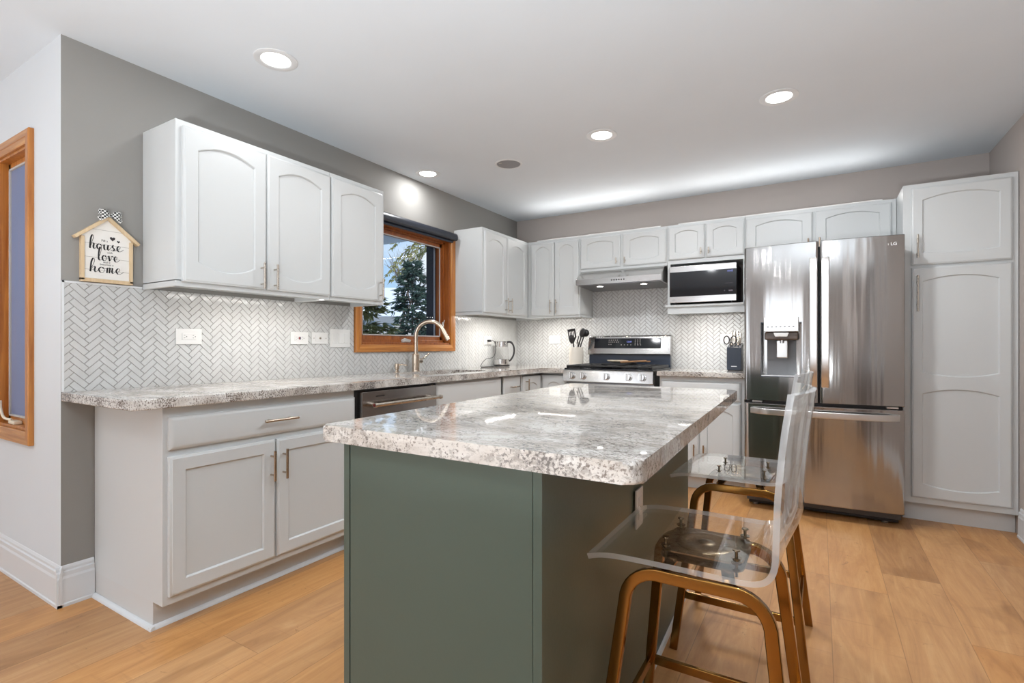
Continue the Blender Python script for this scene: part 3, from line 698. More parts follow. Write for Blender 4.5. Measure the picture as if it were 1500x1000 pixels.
for v0, v1 in ((.716, .860), (.43, .70), (.138, .415)):
    d = part('drawer', door_bm(P, -1.256, -.992, v0, v1, panels=[], edge='ogee'), WHITE, t); pull(P, d, -1.124, (v0 + v1) / 2 - .01, .115, vert=False)
# corner unit: L-shaped
t = thing('corner_cabinet', (.3, -.3, 0), 'white corner base cabinet with a folding arched-panel door left of the range', 'cabinet')
bm = nb(); prism(bm, [(.004, -.960, .105), (.605, -.960, .105), (.605, -.605, .105), (.868, -.605, .105), (.868, -.02, .105), (.004, -.02, .105)], (0, 0, BZ - .105)); part('body', bm, WHITE, t, smooth=False)
bm = nb(); prism(bm, [(.004, -.958, 0), (.53, -.958, 0), (.53, -.53, 0), (.866, -.53, 0), (.866, -.02, 0), (.004, -.02, 0)], (0, 0, .105)); part('toe_kick', bm, M['toe'], t, smooth=False)
d = part('door', door_bm(P, -.946, -.632, .138, .852, arch=(.028, 0), rail=.085, stile=.062), WHITE, t, label='left leaf with handle'); pull(P, d, -.908, .77, .12)
part('door', door_bm(YB(-.605), .630, .866, .138, .852, arch=(.028, 0), rail=.085, stile=.055), WHITE, t, label='right leaf')
bm = nb(); box(bm, (.6, -.946, .853), (.624, -.610, .857)); box(bm, (.61, -.624, .853), (.868, -.6, .857)); part('gap_shadow_strip', bm, M['slot'], t, smooth=False, label='thin dark strip standing in for the shadow gap above the door')  # dark strips painted in for the shade of the gap
P = YB(-.605)
t = base_unit('base_cabinet', (1.98, -.3, 0), 'white base cabinet between the range and the refrigerator', 1.680, 2.298, wall='B')
part('drawer', door_bm(P, 1.694, 2.276, .698, .838, panels=[], edge='ogee'), WHITE, t)
for (a, b, hu) in ((1.694, 1.980, 1.95), (1.988, 2.276, 2.02)):
    d = part('door', door_bm(P, a, b, .138, .682, arch=(.032, 0), rail=.085, stile=.052), WHITE, t, label='arched panel door'); pull(P, d, hu, .30, .12)

# ------------------------------------------------------------------ countertops
def slab(bm, poly, z0, z1, bev=.005):
    prism(bm, [(x, y, z0) for x, y in poly], (0, 0, z1 - z0))
    top = [e for e in bm.edges if abs(e.verts[0].co.z - e.verts[1].co.z) < 1e-6]
    bmesh.ops.bevel(bm, geom=top, offset=bev, segments=3, affect='EDGES', profile=.5)
bm = nb()
SX0, SX1, SY0, SY1 = .125, .500, -2.02, -1.30
slab(bm, [(.006, -3.826), (.640, -3.832), (.648, -3.824), (.650, -.66), (.866, -.652), (.866, -.006), (.006, -.006)], .874, .914)
ct = part('countertop', bm, M['granite_edge'], None); ct['label'] = 'L-shaped speckled granite countertop on the sink wall, wrapping the corner to the range'; ct['category'] = 'countertop'
# real sink cut-out by boolean, applied at build time
bm2 = nb(); cut_p = rrect((SX1 - SX0) / 2, (SY1 - SY0) / 2, .05, 5); prism(bm2, [((SX0 + SX1) / 2 + a, (SY0 + SY1) / 2 + b, .80) for a, b in cut_p], (0, 0, .2))
cme = bpy.data.meshes.new('c'); bm2.to_mesh(cme); bm2.free(); co = bpy.data.objects.new('c', cme); COL.objects.link(co)
md = ct.modifiers.new('b', 'BOOLEAN'); md.operation = 'DIFFERENCE'; md.object = co; md.solver = 'EXACT'
dg = bpy.context.evaluated_depsgraph_get(); nm = bpy.data.meshes.new_from_object(ct.evaluated_get(dg)); ct.modifiers.clear(); ct.data = nm; nm.set_sharp_from_angle(angle=R(38)); bpy.data.objects.remove(co)
bm = nb(); slab(bm, [(1.668, -.650), (2.304, -.650), (2.304, -.006), (1.668, -.006)], .874, .914)
solo('countertop', bm, M['granite_edge'], 'short speckled granite countertop between the range and the refrigerator', 'countertop')
t = thing('sink', (.31, -1.66, .70), 'undermount stainless steel sink bowl below the window', 'sink')
bm = nb(); cx, cy = (SX0 + SX1) / 2, (SY0 + SY1) / 2; hx, hy = (SX1 - SX0) / 2, (SY1 - SY0) / 2
L_ = []
for (gx, z, r) in ((.012, .873, .06), (-.004, .873, .05), (-.006, .86, .05), (-.012, .70, .05), (-.04, .685, .04)):
    L_.append([bm.verts.new((cx + a, cy + b, z)) for a, b in rrect(hx + gx, hy + gx, r, 5)])
for A, B in zip(L_, L_[1:]): rim(bm, A, B)
bm.faces.new(L_[-1]); part('bowl', bm, M['steel'], t)
bm = nb(); lathe(bm, [(.0, .684), (.04, .686), (.042, .690), (.03, .689), (0, .687)], (cx, cy, 0), 24); part('drain', bm, M['steel_dark'], t)
t = thing('faucet', (.085, -1.690, .914), 'tall brushed gooseneck kitchen faucet in front of the window', 'faucet')
fx, fy = .085, -1.69
bm = nb(); lathe(bm, [(.0, .914), (.031, .914), (.031, .920), (.0285, .924), (.0285, 1.045), (.0275, 1.048), (.0, 1.058)], (fx, fy, 0), 32); part('base', bm, M['faucet'], t)
dr = V((math.cos(R(24)), math.sin(R(24)), 0)); rad = .112; zc = 1.190
pts = [V((fx, fy, 1.05)), V((fx, fy, 1.12)), V((fx, fy, 1.16))] + [V((fx, fy, zc)) + dr * (rad - rad * math.cos(a)) + V((0, 0, rad * math.sin(a))) for a in [PI * i / 22 for i in range(0, 20)]]
bm = nb(); tube(bm, pts, .0165, 20); part('spout', bm, M['faucet'], t)
e = pts[-1]; dd = (pts[-1] - pts[-2]).normalized(); bm = nb(); cyl(bm, e, e + dd * .085, .0185, .0170, 24); cyl(bm, e + dd * .085, e + dd * .090, .013, n=18); part('spray_head', bm, M['faucet'], t)
sd = V((.25, .97, 0)).normalized(); hb = V((fx, fy, .995)); bm = nb(); cyl(bm, hb + sd * .02, hb + sd * .055, .017, n=22); tube(bm, [hb + sd * .045 + V((0, 0, .008)), hb + sd * .075 + V((0, 0, .022)), hb + sd * .125 + V((0, 0, .055))], .0055, 10); part('lever', bm, M['faucet'], t)
t = thing('soap_dispenser', (.055, -1.865, .914), 'small brushed soap pump left of the faucet', 'soap dispenser')
bm = nb(); lathe(bm, [(0, .914), (.020, .914), (.020, .919), (.012, .922), (.012, .935), (.0175, .94), (.0185, .965), (.0165, .978), (.0, .980)], (.055, -1.865, 0), 24); part('body', bm, M['faucet'], t)
bm = nb(); tube(bm, [(.055, -1.865, .966), (.09, -1.845, .972), (.125, -1.828, .966)], .006, 10); part('nozzle', bm, M['faucet'], t)

# ------------------------------------------------------------------ dishwasher
t = thing('dishwasher', (.32, -2.43, 0), 'stainless steel dishwasher with a round bar handle under the counter', 'dishwasher')
bm = nb(); box(bm, (.02, -2.764, .01), (.602, -2.098, .870)); part('body', bm, M['black'], t, smooth=False)
bm = nb(); box(bm, (.600, -2.742, .115), (.640, -2.112, .858), .004); DD = part('door', bm, M['steel_dw'], t)
bm = nb(); cyl(bm, (.690, -2.685, .786), (.690, -2.140, .786), .0115, n=20)
for y in (-2.665, -2.160): cyl(bm, (.638, y, .786), (.690, y, .786), .010, n=14)
hd = part('handle', bm, M['nickel'], DD)
bm = nb(); cyl(bm, (.690, -2.700, .786), (.690, -2.684, .786), .0135, n=20); part('handle_cap', bm, M['nickel'], hd)
bm = nb(); cyl(bm, (.690, -2.141, .786), (.690, -2.125, .786), .0135, n=20); part('handle_cap', bm, M['nickel'], hd)
bm = nb(); cyl(bm, (.690, -2.7025, .786), (.690, -2.6995, .786), .0088, n=20); part('medallion', bm, paint('dark_red_medallion', hexc('#6b1512'), .35, 0, 1, 0), hd, label='small dark red round badge')
bm = nb(); box(bm, (.6405, -2.64, .826), (.6412, -2.575, .831)); part('badge', bm, M['black'], DD, label='thin dark maker mark')
bm = nb(); box(bm, (.53, -2.76, .002), (.56, -2.10, .11)); part('toe_panel', bm, M['black'], t, smooth=False)

# ------------------------------------------------------------------ gas range
t = thing('range', (1.26, -.36, 0), 'stainless steel gas range with five knobs and a dark touch panel', 'stove')
RX0, RX1 = .872, 1.648
bm = nb(); box(bm, (RX0 + .006, -.635, .02), (RX1 - .006, -.03, .905)); part('body', bm, M['steel_dark'], t, smooth=False)
bm = nb(); box(bm, (RX0 + .002, -.675, .905), (RX1 - .002, -.10, .922), .006); part('cooktop', bm, M['blackgloss'], t)
bm = nb(); prism(bm, [(RX0, -.635, .800), (RX0, -.690, .806), (RX0, -.694, .812), (RX0, -.684, .900), (RX0, -.676, .908), (RX0, -.635, .908)], (RX1 - RX0, 0, 0)); cp = part('control_panel', bm, M['steel'], t)
for kx in (.948, 1.050, 1.258, 1.445, 1.560):
    nrm = V((0, -1, .09)).normalized(); c = V((kx, -.689, .858))
    bm = nb(); cyl(bm, c - nrm * .002, c + nrm * .010, .034, n=32); cyl(bm, c + nrm * .010, c + nrm * .034, .030, .027, 32)
    mt = Matrix.Translation(c + nrm * .036) @ nrm.to_track_quat('Z', 'Y').to_matrix().to_4x4()
    box(bm, (-.0065, -.026, -.006), (.0065, .026, .008), .003, rot=mt)
    part('knob', bm, M['steel'], cp)
bm = nb(); box(bm, (RX0 + .008, -.668, .215), (RX1 - .008, -.634, .790), .004); od = part('oven_door', bm, M['steel'], t)
bm = nb(); box(bm, (RX0 + .10, -.671, .33), (RX1 - .10, -.667, .66), .002); part('oven_window', bm, M['blackgloss'], od)
bm = nb(); cyl(bm, (RX0 + .04, -.715, .745), (RX1 - .04, -.715, .745), .012, n=18)
for x in (RX0 + .07, RX1 - .07): cyl(bm, (x, -.667, .745), (x, -.715, .745), .009, n=12)
part('handle', bm, M['steel_handle'], od)
bm = nb(); box(bm, (RX0 + .008, -.662, .06), (RX1 - .008, -.634, .205), .004); part('warming_drawer', bm, M['steel'], t)
# grates
for gi, (a, b) in enumerate(((RX0 + .02, 1.125), (1.130, 1.388), (1.393, RX1 - .02))):
    bm = nb(); z0, z1 = .934, .946; y0, y1 = -.655, -.135; w = .006
    for x in (a, b): box(bm, (x - w, y0, .922), (x + w, y1, z1), .002, 1)
    for y in (y0, y1, (y0 + y1) / 2): box(bm, (a, y - w, z0), (b, y + w, z1), .002, 1)
    m = (a + b) / 2; box(bm, (m - w, y0, z0), (m + w, y1, z1), .002, 1)
    for cyy in (y0 + .13, y1 - .13):
        for ang in (45, 135): mt = Matrix.Translation((m, cyy, (z0 + z1) / 2)) @ Matrix.Rotation(R(ang), 4, 'Z'); box(bm, (-.10, -w * .8, -.005), (.10, w * .8, .006), .001, 1, rot=mt)
    part('grate', bm, M['iron'], t)
for bx, by in ((1.0, -.52), (1.0, -.27), (1.26, -.40), (1.52, -.52), (1.52, -.27)):
    bm = nb(); lathe(bm, [(0, .922), (.045, .922), (.045, .930), (.034, .932), (.034, .937), (0, .938)], (bx, by, 0), 24); part('burner', bm, M['iron'], t)
bm = nb(); box(bm, (RX0 + .006, -.118, .905), (RX1 - .006, -.075, 1.035)); part('rear_riser', bm, M['navy'], t, smooth=False, label='dark blue-black riser under the panel')
bm = nb(); prism(bm, [(RX0, -.04, 1.022), (RX0, -.135, 1.030), (RX0, -.145, 1.040), (RX0, -.115, 1.198), (RX0, -.105, 1.208), (RX0, -.04, 1.208)], (RX1 - RX0, 0, 0), bev=.002); bp = part('back_panel', bm, M['steel'], t)
tl = (.190 ); nrm = V((0, -.158, .030)).normalized()
def bpt(x, z, d=0): # point on the sloped face
    yy = -.145 + (z - 1.040) / .158 * .030; return V((x, yy, z)) + V((0, -.982, -.186)) * d
bm = nb(); prism(bm, [bpt(.935, 1.090, -.004), bpt(1.565, 1.090, -.004), bpt(1.565, 1.182, -.004), bpt(.935, 1.182, -.004)], V((0, -.982, -.186)) * .006); part('touch_display', bm, M['blackgloss'], bp, label='dark brown-black glass touch panel')
bm = nb()
for r_, (z, x0, x1, n) in enumerate(((1.166, 1.08, 1.16, 5), (1.148, 1.08, 1.17, 6), (1.126, 1.08, 1.10, 2), (1.166, 1.33, 1.375, 3), (1.150, 1.33, 1.375, 3), (1.136, 1.33, 1.375, 3), (1.122, 1.20, 1.29, 4), (1.122, 1.33, 1.38, 3))):
    for i in range(n): x = x0 + (x1 - x0) * i / max(1, n - 1); prism(bm, [bpt(x - .004, z - .003, .002), bpt(x + .004, z - .003, .002), bpt(x + .004, z + .003, .002), bpt(x - .004, z + .003, .002)], V((0, -1, 0)) * .0006)
part('touch_symbols', bm, M['ink_grey'] if 0 else paint('pale_symbols', (.35, .33, .31, 1), .5, 0, 1, 0), bp, smooth=False)
text('clock_digits', '12:00', .022, frame_m(bpt(1.272, 1.150, .0026), (1, 0, 0), (0, .186, .982)), M['digit'], bp)
# things lying on the range
bm = nb(); prism(bm, [(1.135, -.47, .947), (1.36, -.47, .947), (1.36, -.165, .947), (1.135, -.165, .947)], (0, 0, .012), bev=.003); box(bm, (1.145, -.46, .959), (1.35, -.455, .964)); solo('griddle', bm, M['iron'], 'flat black griddle plate on the middle grate of the range', 'griddle')
t = thing('cutting_board', (1.34, -.30, .96), 'small brown wooden board leaning over the griddle on the range', 'cutting board')
bm = nb(); box(bm, (-.11, -.055, 0), (.11, .055, .014), .004, rot=Matrix.Translation((1.37, -.30, .968)) @ Matrix.Rotation(R(12), 4, 'Z') @ Matrix.Rotation(R(-3), 4, 'Y')); part('board', bm, M['board'], t)
bm = nb(); box(bm, (-.03, -.011, 0), (.05, .011, .012), .004, rot=Matrix.Translation((1.46, -.28, .970)) @ Matrix.Rotation(R(12), 4, 'Z')); part('grip', bm, M['board'], t)
bm = nb(); lathe(bm, [(0, .003), (.05, .003), (.075, .012), (.08, .022), (.072, .020), (.05, .010), (0, .009)], (0, 0, 0), 32); bmesh.ops.transform(bm, matrix=Matrix.Translation((1.205, -.25, .961)) @ Matrix.Diagonal((1.25, .7, 1, 1)), verts=bm.verts[:]); solo('spoon_rest', bm, M['cream'], 'cream oval spoon rest on the griddle', 'spoon rest')

# ------------------------------------------------------------------ range hood
t = thing('range_hood', (1.26, -.2, 1.64), 'slim stainless steel range hood with two lit lamps under the short cabinets', 'range hood')
hx0, hx1 = .874, 1.645; hf = -.43
bm = nb(); prism(bm, [(hx0, -.012, 1.792), (hx0, -.310, 1.792), (hx0, hf, 1.712), (hx0, hf, 1.660), (hx0, -.012, 1.640)], (hx1 - hx0, 0, 0), bev=.0015); hb_ = part('canopy', bm, M['steel'], t)
bm = nb(); prism(bm, [(hx0 + .02, -.03, 1.6405), (hx0 + .02, hf + .02, 1.6585), (hx1 - .02, hf + .02, 1.6585), (hx1 - .02, -.03, 1.6405)], (0, 0, -.003)); part('underside_panel', bm, M['steel_dark'], t, smooth=False)
hl = []
for x in (1.075, 1.475):
    bm = nb(); lathe(bm, [(0, 0), (.034, 0), (.034, -.006), (.028, -.006), (.028, -.003), (0, -.003)], (x, -.345, 1.6520), 24); b_ = part('lamp_trim', bm, M['steel'], t)
    bm = nb(); lathe(bm, [(0, 0), (.027, 0), (.025, -.003), (0, -.004)], (x, -.345, 1.6488), 24); part('lamp_lens', bm, emit('lit_hood_lens', (1, .95, .86, 1), 12), b_)
    lamp('SPOT', 'hood_lamp_light', (x, -.345, 1.640), (0, 0, 0), 3.0, (1, .93, .84), spot_size=R(130), spot_blend=.8, shadow_soft_size=.025)
bm = nb()
for i in range(6): x = 1.215 + i * .022; cyl(bm, (x, hf - .001, 1.688), (x, hf + .001, 1.688), .0062, n=12)
part('buttons', bm, M['slot'], hb_, label='row of dark round buttons')

# ------------------------------------------------------------------ microwave
t = thing('microwave', (1.96, -.2, 1.457), 'stainless steel microwave with black glass door on the open shelf', 'microwave')
mx0, mx1, mz0, mz1 = 1.694, 2.212, 1.470, 1.772; mf = -.352
bm = nb(); box(bm, (mx0 + .004, mf + .03, mz0), (mx1 - .004, -.025, mz1 - .004), .003); mb_ = part('body', bm, M['black'], t)
bm = nb(); box(bm, (mx0, mf, mz0), (mx1, mf + .03, mz1), .003); md_ = part('door', bm, M['steel'], t)
bm = nb(); box(bm, (mx0 + .003, mf - .003, mz0 + .050), (mx1 - .0, mf + .006, mz1 - .048), .001); part('door_glass', bm, M['blackgloss'], md_, label='black glass')
text('clock_digits', '10:43', .020, frame_m((2.165, mf - .0035, 1.706), (1, 0, 0), (0, 0, 1)), M['digit'], md_)
text('maker_mark', 'LG', .014, frame_m((mx0 + .035, mf - .0006, mz0 + .024), (1, 0, 0), (0, 0, 1)), M['ink_grey'], md_)
bm = nb(); box(bm, (2.13, mf - .0036, 1.610), (2.185, mf - .0028, 1.6115)); box(bm, (2.155, mf - .0036, 1.545), (2.185, mf - .0028, 1.556)); cyl(bm, (2.125, mf - .0036, 1.551), (2.125, mf - .0028, 1.551), .004, n=10); part('touch_symbols', bm, paint('dim_symbols', (.12, .10, .12, 1), .5, 0, 1, 0), md_, smooth=False)
for x in (mx0 + .04, mx1 - .04):
    for y in (mf + .05, -.08): bm = nb(); cyl(bm, (x, y, .0 + 1.4485), (x, y, mz0 + .001), .012, n=12); part('foot', bm, M['black'], t)

# ------------------------------------------------------------------ refrigerator
t = thing('refrigerator', (2.77, -.45, 0), 'tall stainless steel french-door refrigerator with a water dispenser', 'refrigerator')
FX0, FX1 = 2.325, 3.212; FC = (FX0 + FX1) / 2
bm = nb(); box(bm, (FX0 + .006, -.745, .03), (FX1 - .006, -.03, 1.765), .004); part('body', bm, paint('grey_fridge_case', hexc('#5b5b5e'), .4), t)
def bow(x): # convex front
    return -.852 - .030 * (1 - ((x - FC) / (FX1 - FC)) ** 2)
def fdoor(x0, x1, z0, z1, hole=None, nx=26, yb=-.755):
    bm = nb(); xs = [x0 + (x1 - x0) * i / nx for i in range(nx + 1)]; r = .012
    xs = sorted(set([x0, x0 + r * .3, x0 + r, x1 - r, x1 - r * .3, x1] + [x for x in xs if x0 + r < x < x1 - r] + (list(hole[:2]) if hole else [])))
    zs = sorted({z0, z0 + .004, z1 - .004, z1} | (set(hole[2:]) if hole else set()))
    def yy(x):
        b = bow(x); e = min(x - x0, x1 - x)
        return b + (r - math.sqrt(max(0, r * r - (r - e) ** 2)) if e < r else 0)
    G = {}
    for i, x in enumerate(xs):
        for k, z in enumerate(zs): G[i, k] = bm.verts.new((x, yy(x) + (.004 if k in (0, len(zs) - 1) else 0), z))
    for i in range(len(xs) - 1):
        for k in range(len(zs) - 1):
            if hole and xs[i] >= hole[0] - 1e-6 and xs[i + 1] <= hole[1] + 1e-6 and zs[k] >= hole[2] - 1e-6 and zs[k + 1] <= hole[3] + 1e-6: continue
            bm.faces.new((G[i, k], G[i + 1, k], G[i + 1, k + 1], G[i, k + 1]))
    nX = len(xs) - 1; nZ = len(zs) - 1
    B = {(i, k): bm.verts.new((xs[i], yb, zs[k])) for i in (0, nX) for k in (0, nZ)}
    bt = [bm.verts.new((x, yb, z0)) for x in xs[1:-1]]; tp = [bm.verts.new((x, yb, z1)) for x in xs[1:-1]]
    bt = [B[0, 0]] + bt + [B[nX, 0]]; tp = [B[0, nZ]] + tp + [B[nX, nZ]]
    for i in range(nX): bm.faces.new((G[i, 0], bt[i], bt[i + 1], G[i + 1, 0])); bm.faces.new((G[i, nZ], G[i + 1, nZ], tp[i + 1], tp[i])); bm.faces.new((bt[i], tp[i], tp[i + 1], bt[i + 1]))
    for i in (0, nX):
        bm.faces.new([G[i, k] for k in range(nZ + 1)] + [B[i, nZ], B[i, 0]])
    return bm
hole = (2.430, 2.672, .905, 1.268)
dl = part('door', fdoor(FX0, FC - .004, .742, 1.785, hole), M['steel_v'], t, label='left door with the dispenser')
drr = part('door', fdoor(FC + .004, FX1, .742, 1.785), M['steel_v'], t, label='right door')
fz = part('freezer_drawer', fdoor(FX0, FX1, .092, .722), M['steel_v'], t)
bm = nb(); box(bm, (FX0 + .01, -.80, .720), (FX1 - .01, -.755, .744)); box(bm, (FC - .004, -.80, .744), (FC + .004, -.757, 1.76)); part('door_gasket', bm, M['black'], t, smooth=False)
bm = nb(); box(bm, (FX0 + .02, -.74, .012), (FX1 - .02, -.10, .09)); part('base_grille', bm, M['black'], t, smooth=False)
for x in (FX0 + .06, FX1 - .09): bm = nb(); cyl(bm, (x, -.72, 0), (x, -.72, .05), .02, n=14); part('foot', bm, M['steel_dark'], t)
for x in (FX0 + .05, FX1 - .09): bm = nb(); box(bm, (x, -.84, .727), (x + .06, -.77, .738), .002); part('hinge', bm, M['steel_handle'], t)
for x in (FX0 + .01, FX1 - .10): bm = nb(); box(bm, (x, -.80, 1.766), (x + .09, -.70, 1.782), .004); part('hinge_cover', bm, M['steel_dark'], t)
# handles (broad, flat, slightly bowed)
def vhandle(x, par):
    bm = nb(); pts = []
    for i in range(21): s = i / 20; pts.append((x, bow(x) - .010 - .042 * (1 - (2 * s - 1) ** 8) - .01 * (1 - (2 * s - 1) ** 2), .850 + .822 * s))
    sweep(bm, pts, rrect(.022, .007, .005), up=(1, 0, 0)); part('handle', bm, M['steel_handle'], par)
vhandle(2.738, dl); vhandle(2.802, drr)
bm = nb(); pts = []
for i in range(31):
    s = i / 30; x = 2.372 + .808 * s; pts.append((x, bow(x) - .008 - .046 * (1 - abs(2 * s - 1) ** 9), .675))
sweep(bm, pts, rrect(.020, .008, .005), up=(0, 0, 1)); part('handle', bm, M['steel_handle'], fz)
# dispenser recess
bm = nb(); a, b, c, d_ = hole; yb = -.775
def q4(*p): bm.faces.new([bm.verts.new(v) for v in p])
for (x, s) in ((a, 1), (b, 1)): prism(bm, [(x - .002, bow(x) + .003, c), (x + .002, bow(x) + .003, c), (x + .002, yb, c), (x - .002, yb, c)], (0, 0, d_ - c))
box(bm, (a, -.866, c - .003), (b, yb, c + .003)); box(bm, (a, -.866, d_ - .003), (b, yb, d_ + .003)); part('dispenser_recess', bm, M['navy'], dl, smooth=False, label='dark recess of the water dispenser')
bm = nb(); n = 10; A = [bm.verts.new((2.462 + .175 * i / n, -.785 - .0 + .012 * math.sin(PI * i / n), .910)) for i in range(n + 1)]; B = [bm.verts.new((v.co.x, v.co.y, 1.20)) for v in A]
for i in range(n): bm.faces.new((A[i], A[i + 1], B[i + 1], B[i]))
bm2 = bmesh.ops.solidify(bm, geom=bm.faces[:], thickness=-.004); part('recess_liner', bm, paint('silver_liner', hexc('#b6b8bb'), .3), dl)
bm = nb(); box(bm, (2.430, yb - .004, .905), (2.672, -.86, .915), .002); part('drip_tray', bm, M['steel_handle'], dl)
bm = nb(); box(bm, (2.450, -.893, 1.205), (2.655, -.80, 1.302), .004); dp = part('dispenser_panel', bm, M['steel_handle'], dl, label='satin control panel')
bm = nb(); box(bm, (2.452, -.872, 1.150), (2.653, -.80, 1.205), .012); part('dispenser_hood', bm, paint('bronze_grey_hood', hexc('#5d5048'), .3), dl)
bm = nb(); prism(bm, [(2.508, -.90, 1.198), (2.600, -.90, 1.198), (2.590, -.90, 1.172), (2.518, -.90, 1.172)], (0, .05, 0), bev=.004); part('dispenser_lip', bm, M['plastic_white'], dl, label='pale spout lip')
bm = nb(); box(bm, (2.523, -.835, 1.030), (2.590, -.822, 1.150), .010); cyl(bm, (2.556, -.84, 1.165), (2.556, -.84, 1.130), .012, n=14); part('paddle', bm, M['steel_handle'], dl)
bm = nb()
for i in range(7): box(bm, (2.470 + i * .025, -.8936, 1.234), (2.480 + i * .025, -.8928, 1.241))
part('panel_symbols', bm, M['ink_grey'], dp, smooth=False)
bm = nb(); yl = bow(3.135) - .0008
cyl(bm, (3.118, yl + .001, 1.728), (3.118, yl, 1.728), .0125, n=20); lg = part('logo_disc', bm, paint('silver_logo', hexc('#d5d5d6'), .4, 0, 1, 0), drr, smooth=False)
text('logo_letters', 'LG', .026, frame_m((3.156, bow(3.156) - .0012, 1.729), (1, 0, 0), (0, 0, 1)), paint('silver_letters', hexc('#d5d5d6'), .4, 0, 1, 0), drr, ext=.0008, bold=.0006)

# ------------------------------------------------------------------ island
ISK = lambda y: -.0350 * (y + 3.83)      # the island stands very slightly out of square
t = thing('kitchen_island', (2.0, -3.0, 0), 'sage green kitchen island cabinet in the middle of the room', 'kitchen island')
F0, F1, BY0, BY1 = 1.752, 2.310, -3.818, -2.262
def isl(x, y, z): return V((x + ISK(y), y, z))
def ibox(bm, x0, x1, y0, y1, z0, z1):
    prism(bm, [isl(x0, y0, z0), isl(x1, y0, z0), isl(x1, y1, z0), isl(x0, y1, z0)], (0, 0, z1 - z0))
bm = nb(); ibox(bm, F0 + .004, F1 - .004, BY0 + .006, BY1, 0, .874); part('body', bm, M['green'], t, smooth=False)
bm = nb(); ibox(bm, F0 + .022, F1 - .022, BY0 - .001, BY0 + .02, 0, .8735); part('front_panel', bm, M['green'], t, smooth=False)
bm = nb(); ibox(bm, F0, F0 + .019, BY0 - .002, BY0 + .03, 0, .8735); part('corner_post', bm, M['green'], t, smooth=False)
bm = nb(); ibox(bm, F1 - .020, F1, BY0 - .002, BY0 + .03, 0, .8735); part('corner_post', bm, M['green'], t, smooth=False)
bm = nb(); prism(bm, [isl(F1 - .003, BY0 + .02, .0), isl(F1 + .008, BY0 + .02, 0), isl(F1 + .0075, BY0 + .02, .008), isl(F1 + .004, BY0 + .02, .015), isl(F1 - .003, BY0 + .02, .017)], isl(0, BY1, 0) - isl(0, BY0 + .02, 0)); part('shoe_moulding', bm, M['trim'], t, smooth=False, label='white quarter-round moulding at the floor')
# drawers and doors on the sink side
PI_ = lambda u, v, d: isl(F0 + .004 - d, u, v)
for k in range(3):
    a = BY0 + .06 + k * .50; b = a + .47
    d = part('drawer', door_bm(PI_, a, b, .70, .845, panels=[], edge='ogee'), M['green'], t); pull(PI_, d, (a + b) / 2, .772, .16, vert=False)
    d = part('door', door_bm(PI_, a, b, .12, .68), M['green'], t); pull(PI_, d, b - .03, .58, .13)
bm = nb(); cs = [(1.702, -3.850, .016), (2.512, -3.858, .030), (2.457, -2.222, .03), (1.648, -2.219, .02)]; poly = []
for i, (x, y, r) in enumerate(cs):
    p = V((x, y, 0)); a = (V(cs[i - 1][:2] + (0,)) - p).normalized(); b = (V(cs[(i + 1) % 4][:2] + (0,)) - p).normalized()
    for k in range(6): s = k / 5; q = p + a * r * (1 - s) ** 2 + b * r * s ** 2; poly.append((q.x, q.y))
slab(bm, poly, .8745, .914, .007)
solo('countertop', bm, M['granite'], 'polished speckled granite slab on the green island', 'countertop')

